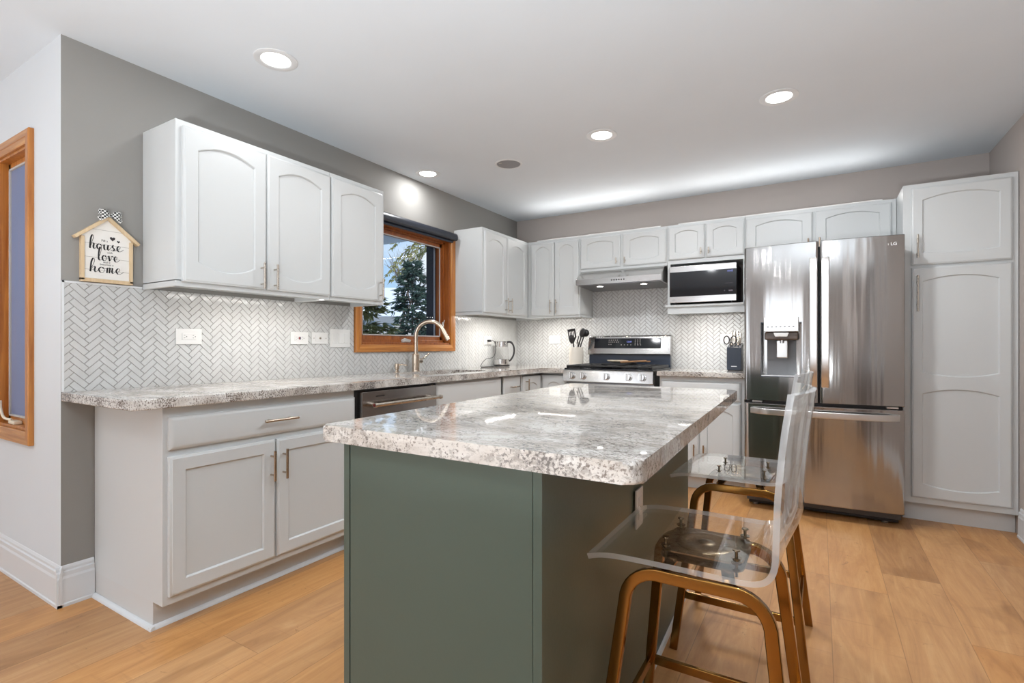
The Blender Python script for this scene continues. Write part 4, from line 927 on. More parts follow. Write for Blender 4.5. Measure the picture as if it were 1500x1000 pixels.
# ------------------------------------------------------------------ wall plates
def rx(bm, P, a, b, c, d, d0, d1, bev=.0015):
    q0 = P(a, c, d0); q1 = P(b, d, d1); lo = V(map(min, q0, q1)); hi = V(map(max, q0, q1)); box(bm, lo, hi, bev, 2)
def plate(P, a, b, c, d, label, kind, name='wall_outlet', cat='outlet', grp=None, mat=None):
    cen = P((a + b) / 2, (c + d) / 2, 0); t = thing(name, cen, label, cat, grp); m = mat or M['plastic_white']
    bm = nb(); rx(bm, P, a, b, c, d, 0, .0065, .002); part('cover_plate', bm, m, t)
    mu, mv = (a + b) / 2, (c + d) / 2
    if kind in ('duplex', 'gfci', 'plugged'):
        bm = nb(); rx(bm, P, mu - .034, mu + .034, mv - .0165, mv + .0165, .004, .0085, .001); ins = part('receptacle', bm, m, t)
        bm = nb()
        for s in (-1, 1):
            for e in (-1, 1): rx(bm, P, mu + s * .021 - .0045, mu + s * .021 + .0015, mv + e * .0065 - .001, mv + e * .0065 + .001, .0083, .0088, 0)
            q = P(mu + s * .021 + .008, mv, .0083); nrm = P(0, 0, 1) - P(0, 0, 0); cyl(bm, q, q + nrm * .0006, .0024, n=10)
        part('slots', bm, M['slot'], ins, smooth=False)
        if kind == 'gfci':
            bm = nb(); rx(bm, P, mu - .0075, mu - .0005, mv - .008, mv + .008, .008, .0098, .0005); part('test_button', bm, paint('red_button', hexc('#8e3b34'), .4, 0, 1, 0), ins, label='red button')
            bm = nb(); rx(bm, P, mu + .0005, mu + .0075, mv - .008, mv + .008, .008, .0098, .0005); part('reset_button', bm, paint('slate_button', hexc('#4b5366'), .4, 0, 1, 0), ins, label='slate grey button')
    if kind == 'jack':
        bm = nb(); rx(bm, P, mu - .033, mu + .033, mv - .020, mv + .020, .005, .008, .002); part('insert', bm, m, t)
        bm = nb(); q = P(mu, mv, .007); nrm = P(0, 0, 1) - P(0, 0, 0); cyl(bm, q, q + nrm * .008, .0048, n=8); cyl(bm, q, q + nrm * .003, .0075, n=6); part('coaxial_jack', bm, M['nickel'], t)
        for s in (-1, 1): bm = nb(); q = P(mu + s * .046, mv, .006); cyl(bm, q, q + nrm * .0012, .0032, n=12); part('screw', bm, M['nickel'], t)
    if kind == 'switch':
        for s in (-1, 0, 1):
            u = mu + s * .0455; bm = nb(); rx(bm, P, u - .0165, u + .0165, mv - .034, mv + .034, .004, .0085, .001); rx(bm, P, u - .014, u + .014, mv - .031, mv + .031, .007, .0105 + .0015 * s, .001); part('rocker', bm, m, t)
    if kind == 'side':
        for s in (-1, 1): bm = nb(); rx(bm, P, mu - .017, mu + .017, mv + s * .020 - .013, mv + s * .020 + .013, .004, .0085, .004); part('receptacle', bm, m, t)
    return t
PT = XL(.0050); 
plate(PT, -3.379, -3.253, 1.119, 1.198, 'white horizontal outlet, leftmost on the herringbone tile by the house sign', 'duplex')
plate(PT, -2.732, -2.607, 1.121, 1.197, 'white outlet with red and slate test buttons on the herringbone tile', 'gfci')
plate(PT, -2.581, -2.457, 1.124, 1.198, 'white plate with a small metal coaxial jack', 'jack', 'wall_jack', 'wall plate')
plate(PT, -2.439, -2.273, 1.102, 1.222, 'white triple rocker switch plate left of the kitchen window', 'switch', 'light_switch', 'switch')
plate(PT, -.640, -.512, 1.124, 1.206, 'white outlet with the kettle plugged in, near the corner', 'plugged')
plate(YB(-.0050), .391, .515, 1.133, 1.217, 'white outlet on the back wall left of the utensil crock', 'duplex')
plate(YB(-.0050), 2.040, 2.165, 1.132, 1.214, 'white outlet behind the knife block scissors', 'duplex')
PS = lambda u, v, d: isl(F1 + d, u, v)
t_ = thing('island_outlet', PS(-3.13, .60, 0), 'white outlet on the green island side beneath the granite overhang', 'outlet')
def pbx(bm, a, b, c, d, d0, d1): prism(bm, [PS(a, c, d0), PS(b, c, d0), PS(b, d, d0), PS(a, d, d0)], PS(0, 0, d1) - PS(0, 0, d0), bev=.0015)
bm = nb(); pbx(bm, -3.170, -3.095, .550, .668, 0, .006); part('cover_plate', bm, M['plastic_white'], t_)
bm = nb(); pbx(bm, -3.149, -3.116, .575, .643, .005, .008); part('receptacle', bm, M['plastic_white'], t_)

# ------------------------------------------------------------------ recessed lights and ceiling speaker
def downlight(x, y, label, power=5.2):
    t = thing('recessed_light', (x, y, H), label, 'ceiling light', 'round recessed ceiling lights')
    bm = nb(); lathe(bm, [(.062, -.001), (.0645, -.003), (.070, -.006), (.092, -.0045), (.095, -.002), (.095, 0), (.062, 0)], (x, y, H), 40)
    # open the middle so that the lens shows
    part('trim_ring', bm, M['trim'], t)
    bm = nb(); lathe(bm, [(0, -.0062), (.045, -.0058), (.0600, -.0035), (.0625, -.0005), (0, -.0005)], (x, y, H), 36); part('lens', bm, M['lens'], t, label='glowing white lens')
    lamp('AREA', 'recessed_light_glow', (x, y, H - .012), (0, 0, 0), power, (.965, .98, 1), shape='DISK', size=.11)
downlight(.607, -3.233, 'lit recessed ceiling light in front of the large left wall cabinet', 2.8)
downlight(2.585, -1.627, 'lit recessed ceiling light nearest the refrigerator', 18)
downlight(1.594, -1.649, 'lit recessed ceiling light above the range side of the room', 15)
downlight(.185, -1.665, 'lit recessed ceiling light above the sink window, close to the wall', 4.2)
for x, y in ((2.585, -3.30), (1.2, -5.2), (3.0, -5.2), (-1.6, -5.4), (-1.6, -7.2), (1.6, -7.2)): downlight(x, y, 'added unseen recessed ceiling light outside the view')  # extra unseen lights added to raise the overall brightness
t = thing('ceiling_speaker', (.826, -1.52, H), 'round grey ceiling speaker grille set in a white ring', 'speaker')
bm = nb(); lathe(bm, [(.086, -.001), (.088, -.005), (.098, -.004), (.101, 0), (.086, 0)], (.826, -1.52, H), 40); part('trim_ring', bm, M['trim'], t)
bm = nb(); lathe(bm, [(0, -.004), (.084, -.0035), (.087, -.0005), (0, -.0005)], (.826, -1.52, H), 40); g_ = part('grille', bm, M['speaker'], t)
bm = nb(); box(bm, (.775, -1.575, H - .0052), (.80, -1.567, H - .004)); part('badge', bm, M['nickel'], g_, smooth=False)

# unseen uplights added behind the camera to brighten the ceiling
for lx_, ly_, lp_ in ((2.85, -5.30, 100), (1.75, -5.25, 36), (-1.9, -6.0, 24)):
    t = thing('added_uplight', (lx_, ly_, 0), 'low uplight added behind the camera, out of view', 'added light', 'added uplights behind the camera')
    bm = nb(); lathe(bm, [(0, 0), (.14, 0), (.14, .015), (.02, .03), (0, .03)], (lx_, ly_, 0)); part('base', bm, M['black'], t)
    bm = nb(); cyl(bm, (lx_, ly_, .02), (lx_, ly_, .67), .012); part('pole', bm, M['black'], t)
    bm = nb(); lathe(bm, [(.02, .65), (.17, .75), (.175, .75), (.03, .645), (.02, .645)], (lx_, ly_, 0)); part('lamp_shade', bm, M['black'], t)
    lamp('AREA', 'added_uplight_glow', (lx_, ly_, .76), (PI, 0, 0), lp_, (.89, .95, 1), shape='DISK', size=.3)

# ------------------------------------------------------------------ lights below the wall cabinets
UC = (1, .955, .90)
def under(name, loc, sx, sy, label, power):
    x, y, z = loc; z += .0235; loc = (x, y, z); bm = nb(); t = thing('under_cabinet_light', loc, label, 'light', 'slim lit bars below the wall cabinets')
    box(bm, (x - sx / 2, y - sy / 2, z - .013), (x + sx / 2, y + sy / 2, z - .0005), .003); part('housing', bm, M['plastic_white'], t)
    bm = nb(); box(bm, (x - sx / 2 + .006, y - sy / 2 + .006, z - .0150), (x + sx / 2 - .006, y + sy / 2 - .006, z - .0128), .0005); part('diffuser', bm, M['led'], t)
    lamp('AREA', 'under_cabinet_glow', (x, y, z - .018), (0, 0, 0), power, UC, shape='RECTANGLE', size=sx * .95, size_y=max(.01, sy * .7))
under('a', (.262, -2.95, UZ0), .04, 1.0, 'lit bar below the large left wall cabinet', 3.2)
under('b', (.262, -.72, UZ0), .04, .70, 'lit bar below the wall cabinet right of the window', 3.8)
under('c', (.585, -.262, UZ0), .42, .04, 'lit bar below the corner wall cabinet left of the range', 3.3)
under('d', (1.98, -.262, UZ0), .50, .04, 'lit bar below the microwave shelf', 3.3)

# unseen uplight bars added on the wall cabinets to brighten the ceiling
for x0, x1, nm in ((.40, 1.60, 'on top of the corner and hood cabinets'), (1.75, 3.15, 'on top of the microwave and refrigerator cabinets')):
    t = thing('added_cabinet_uplight', ((x0 + x1) / 2, -.27, 2.131), 'added uplight bar out of sight ' + nm, 'light')
    bm = nb(); box(bm, (x0, -.285, 2.131), (x1, -.255, 2.143), .002); part('housing', bm, M['plastic_white'], t)
    lamp('AREA', 'added_cabinet_glow', ((x0 + x1) / 2, -.27, 2.149), (R(222), 0, 0), 3.7, (1, .97, .94), shape='RECTANGLE', size=x1 - x0, size_y=.03)

# ------------------------------------------------------------------ house sign
t = thing('house_sign', (0, -3.667, 1.40), 'house-shaped wooden wall sign with black script and a gingham bow', 'sign')
yl, yr, zb, ze, zp, yc = -3.765, -3.569, 1.400, 1.596, 1.690, -3.667
bm = nb(); prism(bm, [(.002, yl + .004, zb + .003), (.002, yr - .004, zb + .003), (.002, yr - .004, ze), (.002, yc, zp - .006), (.002, yl + .004, ze)], (.012, 0, 0)); bd = part('board', bm, M['board_white'], t, smooth=False, label='whitewashed planked board')
bm = nb()
for z in (1.630, 1.566, 1.505, 1.449):
    hw = .094 if z < ze else .094 * (zp - z) / (zp - ze)
    box(bm, (.0135, yc - hw, z - .0007), (.0143, yc + hw, z + .0007))
part('plank_lines', bm, M['groove'], bd, smooth=False)
bm = nb()
box(bm, (.001, yl, zb), (.022, yl + .013, ze - .004), .001); box(bm, (.001, yr - .013, zb), (.022, yr, ze - .004), .001); box(bm, (.001, yl, zb - .006), (.022, yr, zb + .010), .001)
part('side_frame', bm, M['pale_wood'], t)
for s in (-1, 1):
    bm = nb(); a = V((.001, yc, zp + .006)); b = V((.001, yc + s * .125, 1.588)); d = (b - a).normalized(); n_ = V((0, -d.z * s, d.y * s)); n_ = n_ if n_.z > 0 else -n_
    prism(bm, [a, b, b - n_ * .013, a - V((0, 0, .018))], (.030, 0, 0), bev=.001); part('roof_board', bm, M['pale_wood'], t)
G = {'h': [[(0, .15), (.38, 1.1), (.62, 2.05), (.45, 2.35), (.25, 1.8), (.16, .9), (.12, 0)], [(.14, .25), (.45, .92), (.66, .85), (.60, .3), (.74, 0), (1.0, .28)]],
     'o': [[(.7, .85), (.35, .92), (.1, .5), (.3, .02), (.68, .15), (.74, .65), (.55, .92), (.7, .72), (1.0, .78)]],
     'u': [[(0, .7), (.14, .9), (.12, .35), (.28, 0), (.58, .25), (.72, .9)], [(.72, .9), (.64, .3), (.78, 0), (1.0, .28)]],
     's': [[(0, .28), (.42, 1.0), (.36, .66), (.62, .34), (.45, 0), (.08, .12)], [(.5, .03), (.8, .1), (1.0, .28)]],
     'e': [[(0, .28), (.42, .46), (.56, .82), (.32, .95), (.10, .48), (.32, 0), (.68, .08), (1.05, .42)]],
     'l': [[(0, .2), (.40, 1.2), (.56, 2.1), (.36, 2.3), (.16, 1.5), (.12, .4), (.3, 0), (.62, .2)]],
     'v': [[(0, .7), (.16, .92), (.26, .4), (.34, .04), (.58, .5), (.62, .95), (.98, .8)]],
     'm': [[(0, .7), (.12, .9), (.10, .4), (.06, 0)], [(.08, .3), (.28, .9), (.42, .85), (.38, .3), (.36, 0)], [(.38, .3), (.58, .9), (.74, .85), (.68, .3), (.80, 0), (1.05, .28)]]}
def script(word, yc_, zb_, xh, width, x=.0146):
    bm = nb(); adv = {'m': 1.1, 'l': .62, 's': .95}; tot = sum(adv.get(c, 1) for c in word); sx = width / tot; pen = -width / 2
    for ch in word:
        for st in G[ch]:
            pp = catmull([V((0, pen + a * sx, b * xh)) for a, b in st], 7); Lf, Rt = [], []
            for i, p in enumerate(pp):
                d = (pp[min(i + 1, len(pp) - 1)] - pp[max(i - 1, 0)]).normalized(); nrm = V((0, -d.z, d.y)); w = xh * (.028 + (.090 * max(0, -d.z) ** 1.2))
                q = V((x, yc_, zb_)) + p; Lf.append(bm.verts.new(q + nrm * w)); Rt.append(bm.verts.new(q - nrm * w))
            for i in range(len(pp) - 1): bm.faces.new((Lf[i], Lf[i + 1], Rt[i + 1], Rt[i]))
        pen += adv.get(ch, 1) * sx
    r = bmesh.ops.extrude_face_region(bm, geom=bm.faces[:]); bmesh.ops.translate(bm, vec=(.0006, 0, 0), verts=[v for v in r['geom'] if isinstance(v, bmesh.types.BMVert)])
    part('lettering', bm, M['ink'], bd, smooth=False)
script('house', yc - .003, 1.543, .0255, .128); script('love', yc + .006, 1.494, .0255, .082); script('home', yc - .002, 1.440, .0255, .128)
for s_, yy, zz, sz in (('Fill a', yc - .010, 1.583, .0135), ('with', yc + .010, 1.532, .012), ('and it', yc - .002, 1.487, .012), ('becomes a', yc - .002, 1.4765, .012)):
    text('lettering', s_, sz, frame_m((.0146, yy, zz), (0, 1, 0), (0, 0, 1)), M['ink_grey'], bd)
for (yy, zz, s) in ((yc + .020, 1.597, .0105), (yc + .043, 1.587, .006)):
    bm = nb(); pts = []
    for i in range(24): a = 2 * PI * i / 24; pts.append((.0146, yy + s * math.sin(a) ** 3, zz + s * (13 * math.cos(a) - 5 * math.cos(2 * a) - 2 * math.cos(3 * a) - math.cos(4 * a)) / 16))
    prism(bm, pts, (.0006, 0, 0)); part('heart', bm, M['ink'], bd, smooth=False)
bm = nb(); kc = V((.034, yc + .004, zp + .006))
for s in (-1, 1):
    for (dy, dz, wd) in ((.044, .012, .011), (.042, -.022, .010)):
        P0 = kc; P1 = kc + V((.010, s * dy * .5, dz * .5 + .006)); P2 = kc + V((0, s * dy, dz))
        pp = catmull([P0, P1, P2], 5); ws = [.003 + (wd - .003) * min(1, i / 5) for i in range(len(pp))]; Lf = []
        sweep(bm, pp, rrect(1, .07, .06, 1), up=(0, -dz, dy * s) if 1 else None, scale=ws)
box(bm, kc - V((.006, .005, .006)), kc + V((.008, .005, .006)), .003); part('bow', bm, M['gingham'], t, label='black and white gingham ribbon bow')

# ------------------------------------------------------------------ kettle
kx, ky = .105, -.47
t = thing('kettle', (kx, ky, .914), 'glass electric kettle with black handle and steel bands in the counter corner', 'kettle')
bm = nb(); lathe(bm, [(0, .915), (.078, .915), (.078, .926), (.070, .930), (0, .930)], (kx, ky, 0), 36); part('power_base', bm, M['black'], t)
bm = nb(); lathe(bm, [(0, .931), (.0745, .931), (.0755, .940), (.0745, .981), (.0, .981)], (kx, ky, 0), 40); part('steel_band', bm, M['steel'], t)
bm = nb(); lathe(bm, [(0.0, .9815), (.0735, .9815), (.0625, 1.106), (.0605, 1.106), (.0715, .984), (0, .984)], (kx, ky, 0), 40); part('glass_body', bm, M['kglass'], t)
bm = nb(); lathe(bm, [(.0600, 1.104), (.0632, 1.104), (.059, 1.152), (.052, 1.158), (0, 1.160), (0, 1.154), (.05, 1.150), (.0565, 1.146)], (kx, ky, 0), 40); part('top_band', bm, M['steel'], t)
sp = -RGT; bm = nb(); c = V((kx, ky, 0)); pr_ = V((-sp.y, sp.x, 0))
prism(bm, [c + sp * .052 + V((0, 0, 1.152)) + pr_ * .020, c + sp * .080 + V((0, 0, 1.152)), c + sp * .052 + V((0, 0, 1.152)) - pr_ * .020, c + sp * .056 + V((0, 0, 1.122))], (0, 0, .004)); part('spout', bm, M['black'], t)
hp = catmull([c + RGT * a + V((0, 0, z)) for a, z in ((.050, 1.150), (.085, 1.150), (.112, 1.120), (.122, 1.070), (.112, 1.015), (.085, .972), (.070, .965))], 6)
bm = nb(); sweep(bm, hp, rrect(.009, .011, .005), up=(0, 0, 1), scale=[1.15 if i < 10 else .95 for i in range(len(hp))]); part('handle', bm, M['black'], t)
bm = nb(); box(bm, (.0125, -.588, 1.150), (.045, -.562, 1.172), .004); part('plug', bm, M['black'], t)
bm = nb(); tube(bm, catmull([(.03, -.575, 1.160), (.07, -.545, 1.152), (.068, -.53, 1.05), (.055, -.56, 1.0), (.045, -.66, .985), (.05, -.74, .94), (.06, -.76, .917), (.09, -.70, .917), (.13, -.62, .917), (.10, -.60, .917), (.08, -.57, .917), (.09, -.545, .920), (.1, -.535, .921)], 8), .0028, 8); part('cord', bm, M['black'], t)

# ------------------------------------------------------------------ utensil crock and utensils
ux, uy = .792, -.235
t = thing('utensil_crock', (ux, uy, .914), 'glossy white utensil crock with a diamond relief beside the range', 'crock')
bm = nb(); n = 36; rings = []
for k in range(19):
    z = .914 + .186 * k / 18; rr = .066 + .003 * math.sin(PI * k / 18)
    rings.append([bm.verts.new((ux + (rr + .0018 * math.cos((i + k) * PI / 2 * 2 / 2)) * math.cos(2 * PI * i / n), uy + (rr + .0018 * math.cos((i + k) * PI)) * math.sin(2 * PI * i / n), z)) for i in range(n)])
inr = [[bm.verts.new((ux + .060 * math.cos(2 * PI * i / n), uy + .060 * math.sin(2 * PI * i / n), z)) for i in range(n)] for z in (1.100, .93)]
for A, B in zip(rings, rings[1:]): rim(bm, A, B)
bm.faces.new(rings[0][::-1]); rim(bm, rings[-1], inr[0]); rim(bm, inr[0], inr[1]); bm.faces.new(inr[1]); part('pot', bm, M['crock'], t)
def utensil(name, label, base, tip, head, steel=False):
    t = thing(name, base, label, 'utensil', 'black cooking utensils in the white crock'); b, e = V(base), V(tip)
    bm = nb(); cyl(bm, b, e, .0055, .0065, n=10); part('handle', bm, M['steel_handle'] if steel else M['black'], t); d = (e - b).normalized()
    side = V((1, 0, 0)) - d * d.x; side.normalize(); f = d.cross(side)
    mt = Matrix.Translation(e) @ Matrix((side, d, f)).transposed().to_4x4(); bm = nb()
    if head == 'turner':
        slots = [(-.026, -.006), (-.002, .006)]
        for x0, x1 in ((-.040, -.028), (-.020, -.013), (-.005, .003), (.011, .018), (.026, .040)): box(bm, (x0, .035, -.002), (x1, .095, .002))
        box(bm, (-.040, .095, -.002), (.040, .118, .002)); prism(bm, [mt.inverted() @ (mt @ V(p)) for p in ((-.010, -.01, -.002), (.010, -.01, -.002), (.040, .035, -.002), (-.040, .035, -.002))], (0, 0, .004))
    elif head == 'spoon':
        bmesh.ops.create_uvsphere(bm, u_segments=18, v_segments=10, radius=1, matrix=Matrix.Translation((0, .042, 0)) @ Matrix.Diagonal((.030, .046, .010, 1)))
    elif head == 'ladle':
        bmesh.ops.create_uvsphere(bm, u_segments=18, v_segments=10, radius=1, matrix=Matrix.Translation((0, .03, .015)) @ Matrix.Diagonal((.036, .036, .024, 1)))
    elif head == 'tongs':
        box(bm, (-.016, -.02, -.004), (-.006, .055, .004), .002); box(bm, (.006, -.02, -.004), (.016, .055, .004), .002)
    bm.transform(mt); part('head', bm, M['black'], t)
utensil('slotted_turner', 'black slotted turner standing tallest in the crock', (.800, -.250, .95), (.772, -.262, 1.155), 'turner')
utensil('serving_spoon', 'black spoon behind the slotted turner', (.80, -.225, .95), (.748, -.215, 1.135), 'spoon', True)
utensil('ladle', 'black ladle leaning right in the crock', (.775, -.235, .95), (.868, -.225, 1.205), 'ladle')
utensil('cooking_spoon', 'black spoon leaning right beside the ladle', (.772, -.25, .95), (.852, -.255, 1.195), 'spoon')
utensil('tongs', 'black and steel tongs leaning right in front of the ladle', (.770, -.262, .95), (.832, -.272, 1.150), 'tongs', True)

# ------------------------------------------------------------------ knife block, knives and scissors
t = thing('knife_block', (2.19, -.22, .914), 'dark navy knife block on the counter beside the refrigerator', 'knife block')
bm = nb(); prism(bm, [(2.134, -.30, .918), (2.134, -.15, .918), (2.134, -.15, 1.135), (2.134, -.30, 1.098)], (.106, 0, 0), bev=.003); part('block', bm, M['navy'], t)
bm = nb(); box(bm, (2.140, -.295, .914), (2.234, -.155, .919)); part('foot_pad', bm, M['black'], t, smooth=False)
bm = nb(); box(bm, (2.166, -.3008, .946), (2.208, -.2998, .951)); part('badge', bm, M['steel_handle'], t, smooth=False)
kd = V((0, .30, .954)).normalized()
for i, (x, y, L) in enumerate(((2.156, -.195, .100), (2.176, -.19, .105), (2.198, -.185, .105), (2.220, -.19, .095), (2.162, -.245, .075), (2.186, -.245, .075), (2.212, -.240, .080))):
    z = 1.098 + (y + .30) / .15 * .037; b = V((x, y, z + .003)); t = thing('knife', b, 'steel-handled kitchen knife standing in the navy block', 'knife', 'steel-handled knives in the block')
    bm = nb(); sweep(bm, [b, b + kd * L], rrect(.0065, .010, .004), up=(1, 0, 0)); part('handle', bm, M['nickel'], t)
t = thing('scissors', (2.158, -.292, 1.10), 'black-handled scissors in the front of the knife block', 'scissors')
for s in (-1, 1):
    bm = nb(); c = V((2.158 + s * .026, -.296, 1.158)); pts = [c + V((.021 * math.cos(a), .0, .032 * math.sin(a))) for a in [2 * PI * i / 24 for i in range(25)]]
    tube(bm, pts, .0045, 8); part('loop', bm, M['black'], t)
bm = nb(); tube(bm, [(2.158, -.296, 1.14), (2.158, -.29, 1.095), (2.158, -.27, 1.05)], .006, 8); part('shank', bm, M['steel'], t)

# ------------------------------------------------------------------ counter stools
def make_stool(cx, cy, label, seat_rot=0):
    T = Matrix.Translation((cx, cy, 0)); t = thing('bar_stool', (cx, cy, 0), label, 'bar stool', 'clear acrylic stools with gold frames at the island')
    def X(p): return T @ V(p)
    # the two arched side frames lean outwards
    def arch(s):
        pts = []
        def yy(z): return s * (.140 + (.218 - .140) * (1 - z / .592))
        def xx(z): return .155 + (.212 - .155) * (1 - z / .50)
        def leg(z): return xx(z)
        rr = .070; top = .592
        L_ = [(-xx(z), z) for z in (0, .15, .3, .42, top - rr - .005)]
        x0 = xx(top - rr); c0 = -x0 + rr
        L_ += [(c0 - rr * math.cos(a), top - rr + rr * math.sin(a)) for a in [PI / 2 * i / 8 for i in range(1, 9)]]
        Rr = [(-x, z) for x, z in L_[::-1]]
        return [X((x, yy(z), z)) for x, z in L_ + Rr]
    for s, nm in ((-1, 'side_frame'), (1, 'side_frame')):
        bm = nb(); sweep(bm, arch(s), rrect(.0135, .0095, .003), up=(1, 0, 0)); part(nm, bm, M['gold'], t)
    zs = .196; hx = .155 + .057 * (1 - zs / .50); hy = .140 + .078 * (1 - zs / .592)
    for a, b in (((-hx, -hy), (hx, -hy)), ((-hx, hy), (hx, hy)), ((-hx, -hy), (-hx, hy)), ((hx, -hy), (hx, hy))):
        bm = nb(); sweep(bm, [X((a[0], a[1], zs)), X((b[0], b[1], zs))], rrect(.0125, .0065, .002), up=(0, 0, 1)); part('stretcher', bm, M['gold'], t)
    for s in (-1, 1):
        bm = nb(); sweep(bm, [X((s * .075, -.142, .592)), X((s * .060, -.09, .611)), X((s * .060, .09, .611)), X((s * .075, .142, .592))], rrect(.004, .013, .002), up=(0, 0, 1)); part('cross_bar', bm, M['gold'], t)
    # swivel plate under the seat
    bm = nb(); prism(bm, [X((a, b, .613)) for a, b in rrect(.092, .092, .03, 5)], (0, 0, .004)); lathe(bm, [(0, .617), (.078, .617), (.080, .620), (.074, .624), (0, .625)], X((0, 0, 0)), 40); part('swivel_base', bm, M['gold_plate'], t)
    bm = nb(); prism(bm, [X((a, b, .630)) for a, b in rrect(.090, .090, .03, 5)], (0, 0, .0035)); lathe(bm, [(0, .6260), (.072, .626), (.072, .6335), (.068, .6365), (.050, .6365), (.046, .6345), (.022, .6345), (.018, .637), (0, .637)], X((0, 0, 0)), 40); part('swivel_plate', bm, M['gold_plate'], t)
    for a in (-1, 1):
        for b in (-1, 1):
            bm = nb(); p = X((a * .077, b * .077, .600)); cyl(bm, p, p + V((0, 0, .060)), .0035, n=12); lathe(bm, [(0, .640), (.011, .640), (.011, .6425), (0, .643)], X((a * .077, b * .077, 0)), 20); lathe(bm, [(0, .6575), (.0080, .6575), (.0075, .660), (0, .6605)], X((a * .077, b * .077, 0)), 20); part('bolt', bm, M['gold_plate'], t)
    # acrylic shell
    prof = catmull([V((a, 0, b)) for a, b in ((-.193, .632), (-.165, .6405), (-.13, .6455), (-.08, .6475), (0, .6480), (.07, .6480), (.13, .6480), (.158, .651), (.176, .661), (.186, .682), (.189, .72), (.191, .80), (.196, .87), (.203, .94), (.214, 1.018))], 4)
    nu = 20; bm = nb(); Gt = []; th = .0118
    for i, p in enumerate(prof):
        d = (prof[min(i + 1, len(prof) - 1)] - prof[max(i - 1, 0)]).normalized(); nrm = V((d.z, 0, -d.x))  # outward/below
        fb = max(0, min(1, (p.z - .66) / .10)); fb = fb * fb * (3 - 2 * fb); hw = .203 - .008 * max(0, (p.z - .7) / .3)
        row = []
        for j in range(nu + 1):
            y = -1 + 2 * j / nu; bu = .036 * fb * (1 - y * y)
            o_ = V((p.x + bu - .032, y * hw, p.z)); row.append((o_, o_ + nrm * th))
        Gt.append(row)
    m = len(prof)
    rz = Matrix.Rotation(R(seat_rot), 4, 'Z')
    A = [[bm.verts.new(T @ rz @ c[0]) for c in r_] for r_ in Gt]; B = [[bm.verts.new(T @ rz @ c[1]) for c in r_] for r_ in Gt]
    for i in range(m - 1):
        for j in range(nu): bm.faces.new((A[i][j], A[i][j + 1], A[i + 1][j + 1], A[i + 1][j])); bm.faces.new((B[i][j], B[i + 1][j], B[i + 1][j + 1], B[i][j + 1]))
    for i in range(m - 1):
        for j in (0, nu): bm.faces.new((A[i][j], A[i + 1][j], B[i + 1][j], B[i][j])).material_index = 1
    for i in (0, m - 1):
        for j in range(nu): bm.faces.new((A[i][j], A[i][j + 1], B[i][j + 1], B[i][j])).material_index = 1
    part('seat_shell', bm, [M['acrylic'], M['acrylic_edge']], t, label='one-piece clear acrylic seat and back', angle=50)
    return t
s1 = make_stool(2.535, -3.395, 'clear acrylic bar stool with gold frame, nearest the camera at the island', 0)
s2 = dup(s1); s2['label'] = 'clear acrylic bar stool with gold frame, the farther one nearer the refrigerator'
s2.location = (2.522, -2.565, 0)
for ch in s2.children:
    if ch.name.startswith('seat_shell'): ch.rotation_euler.z = R(-1.5)

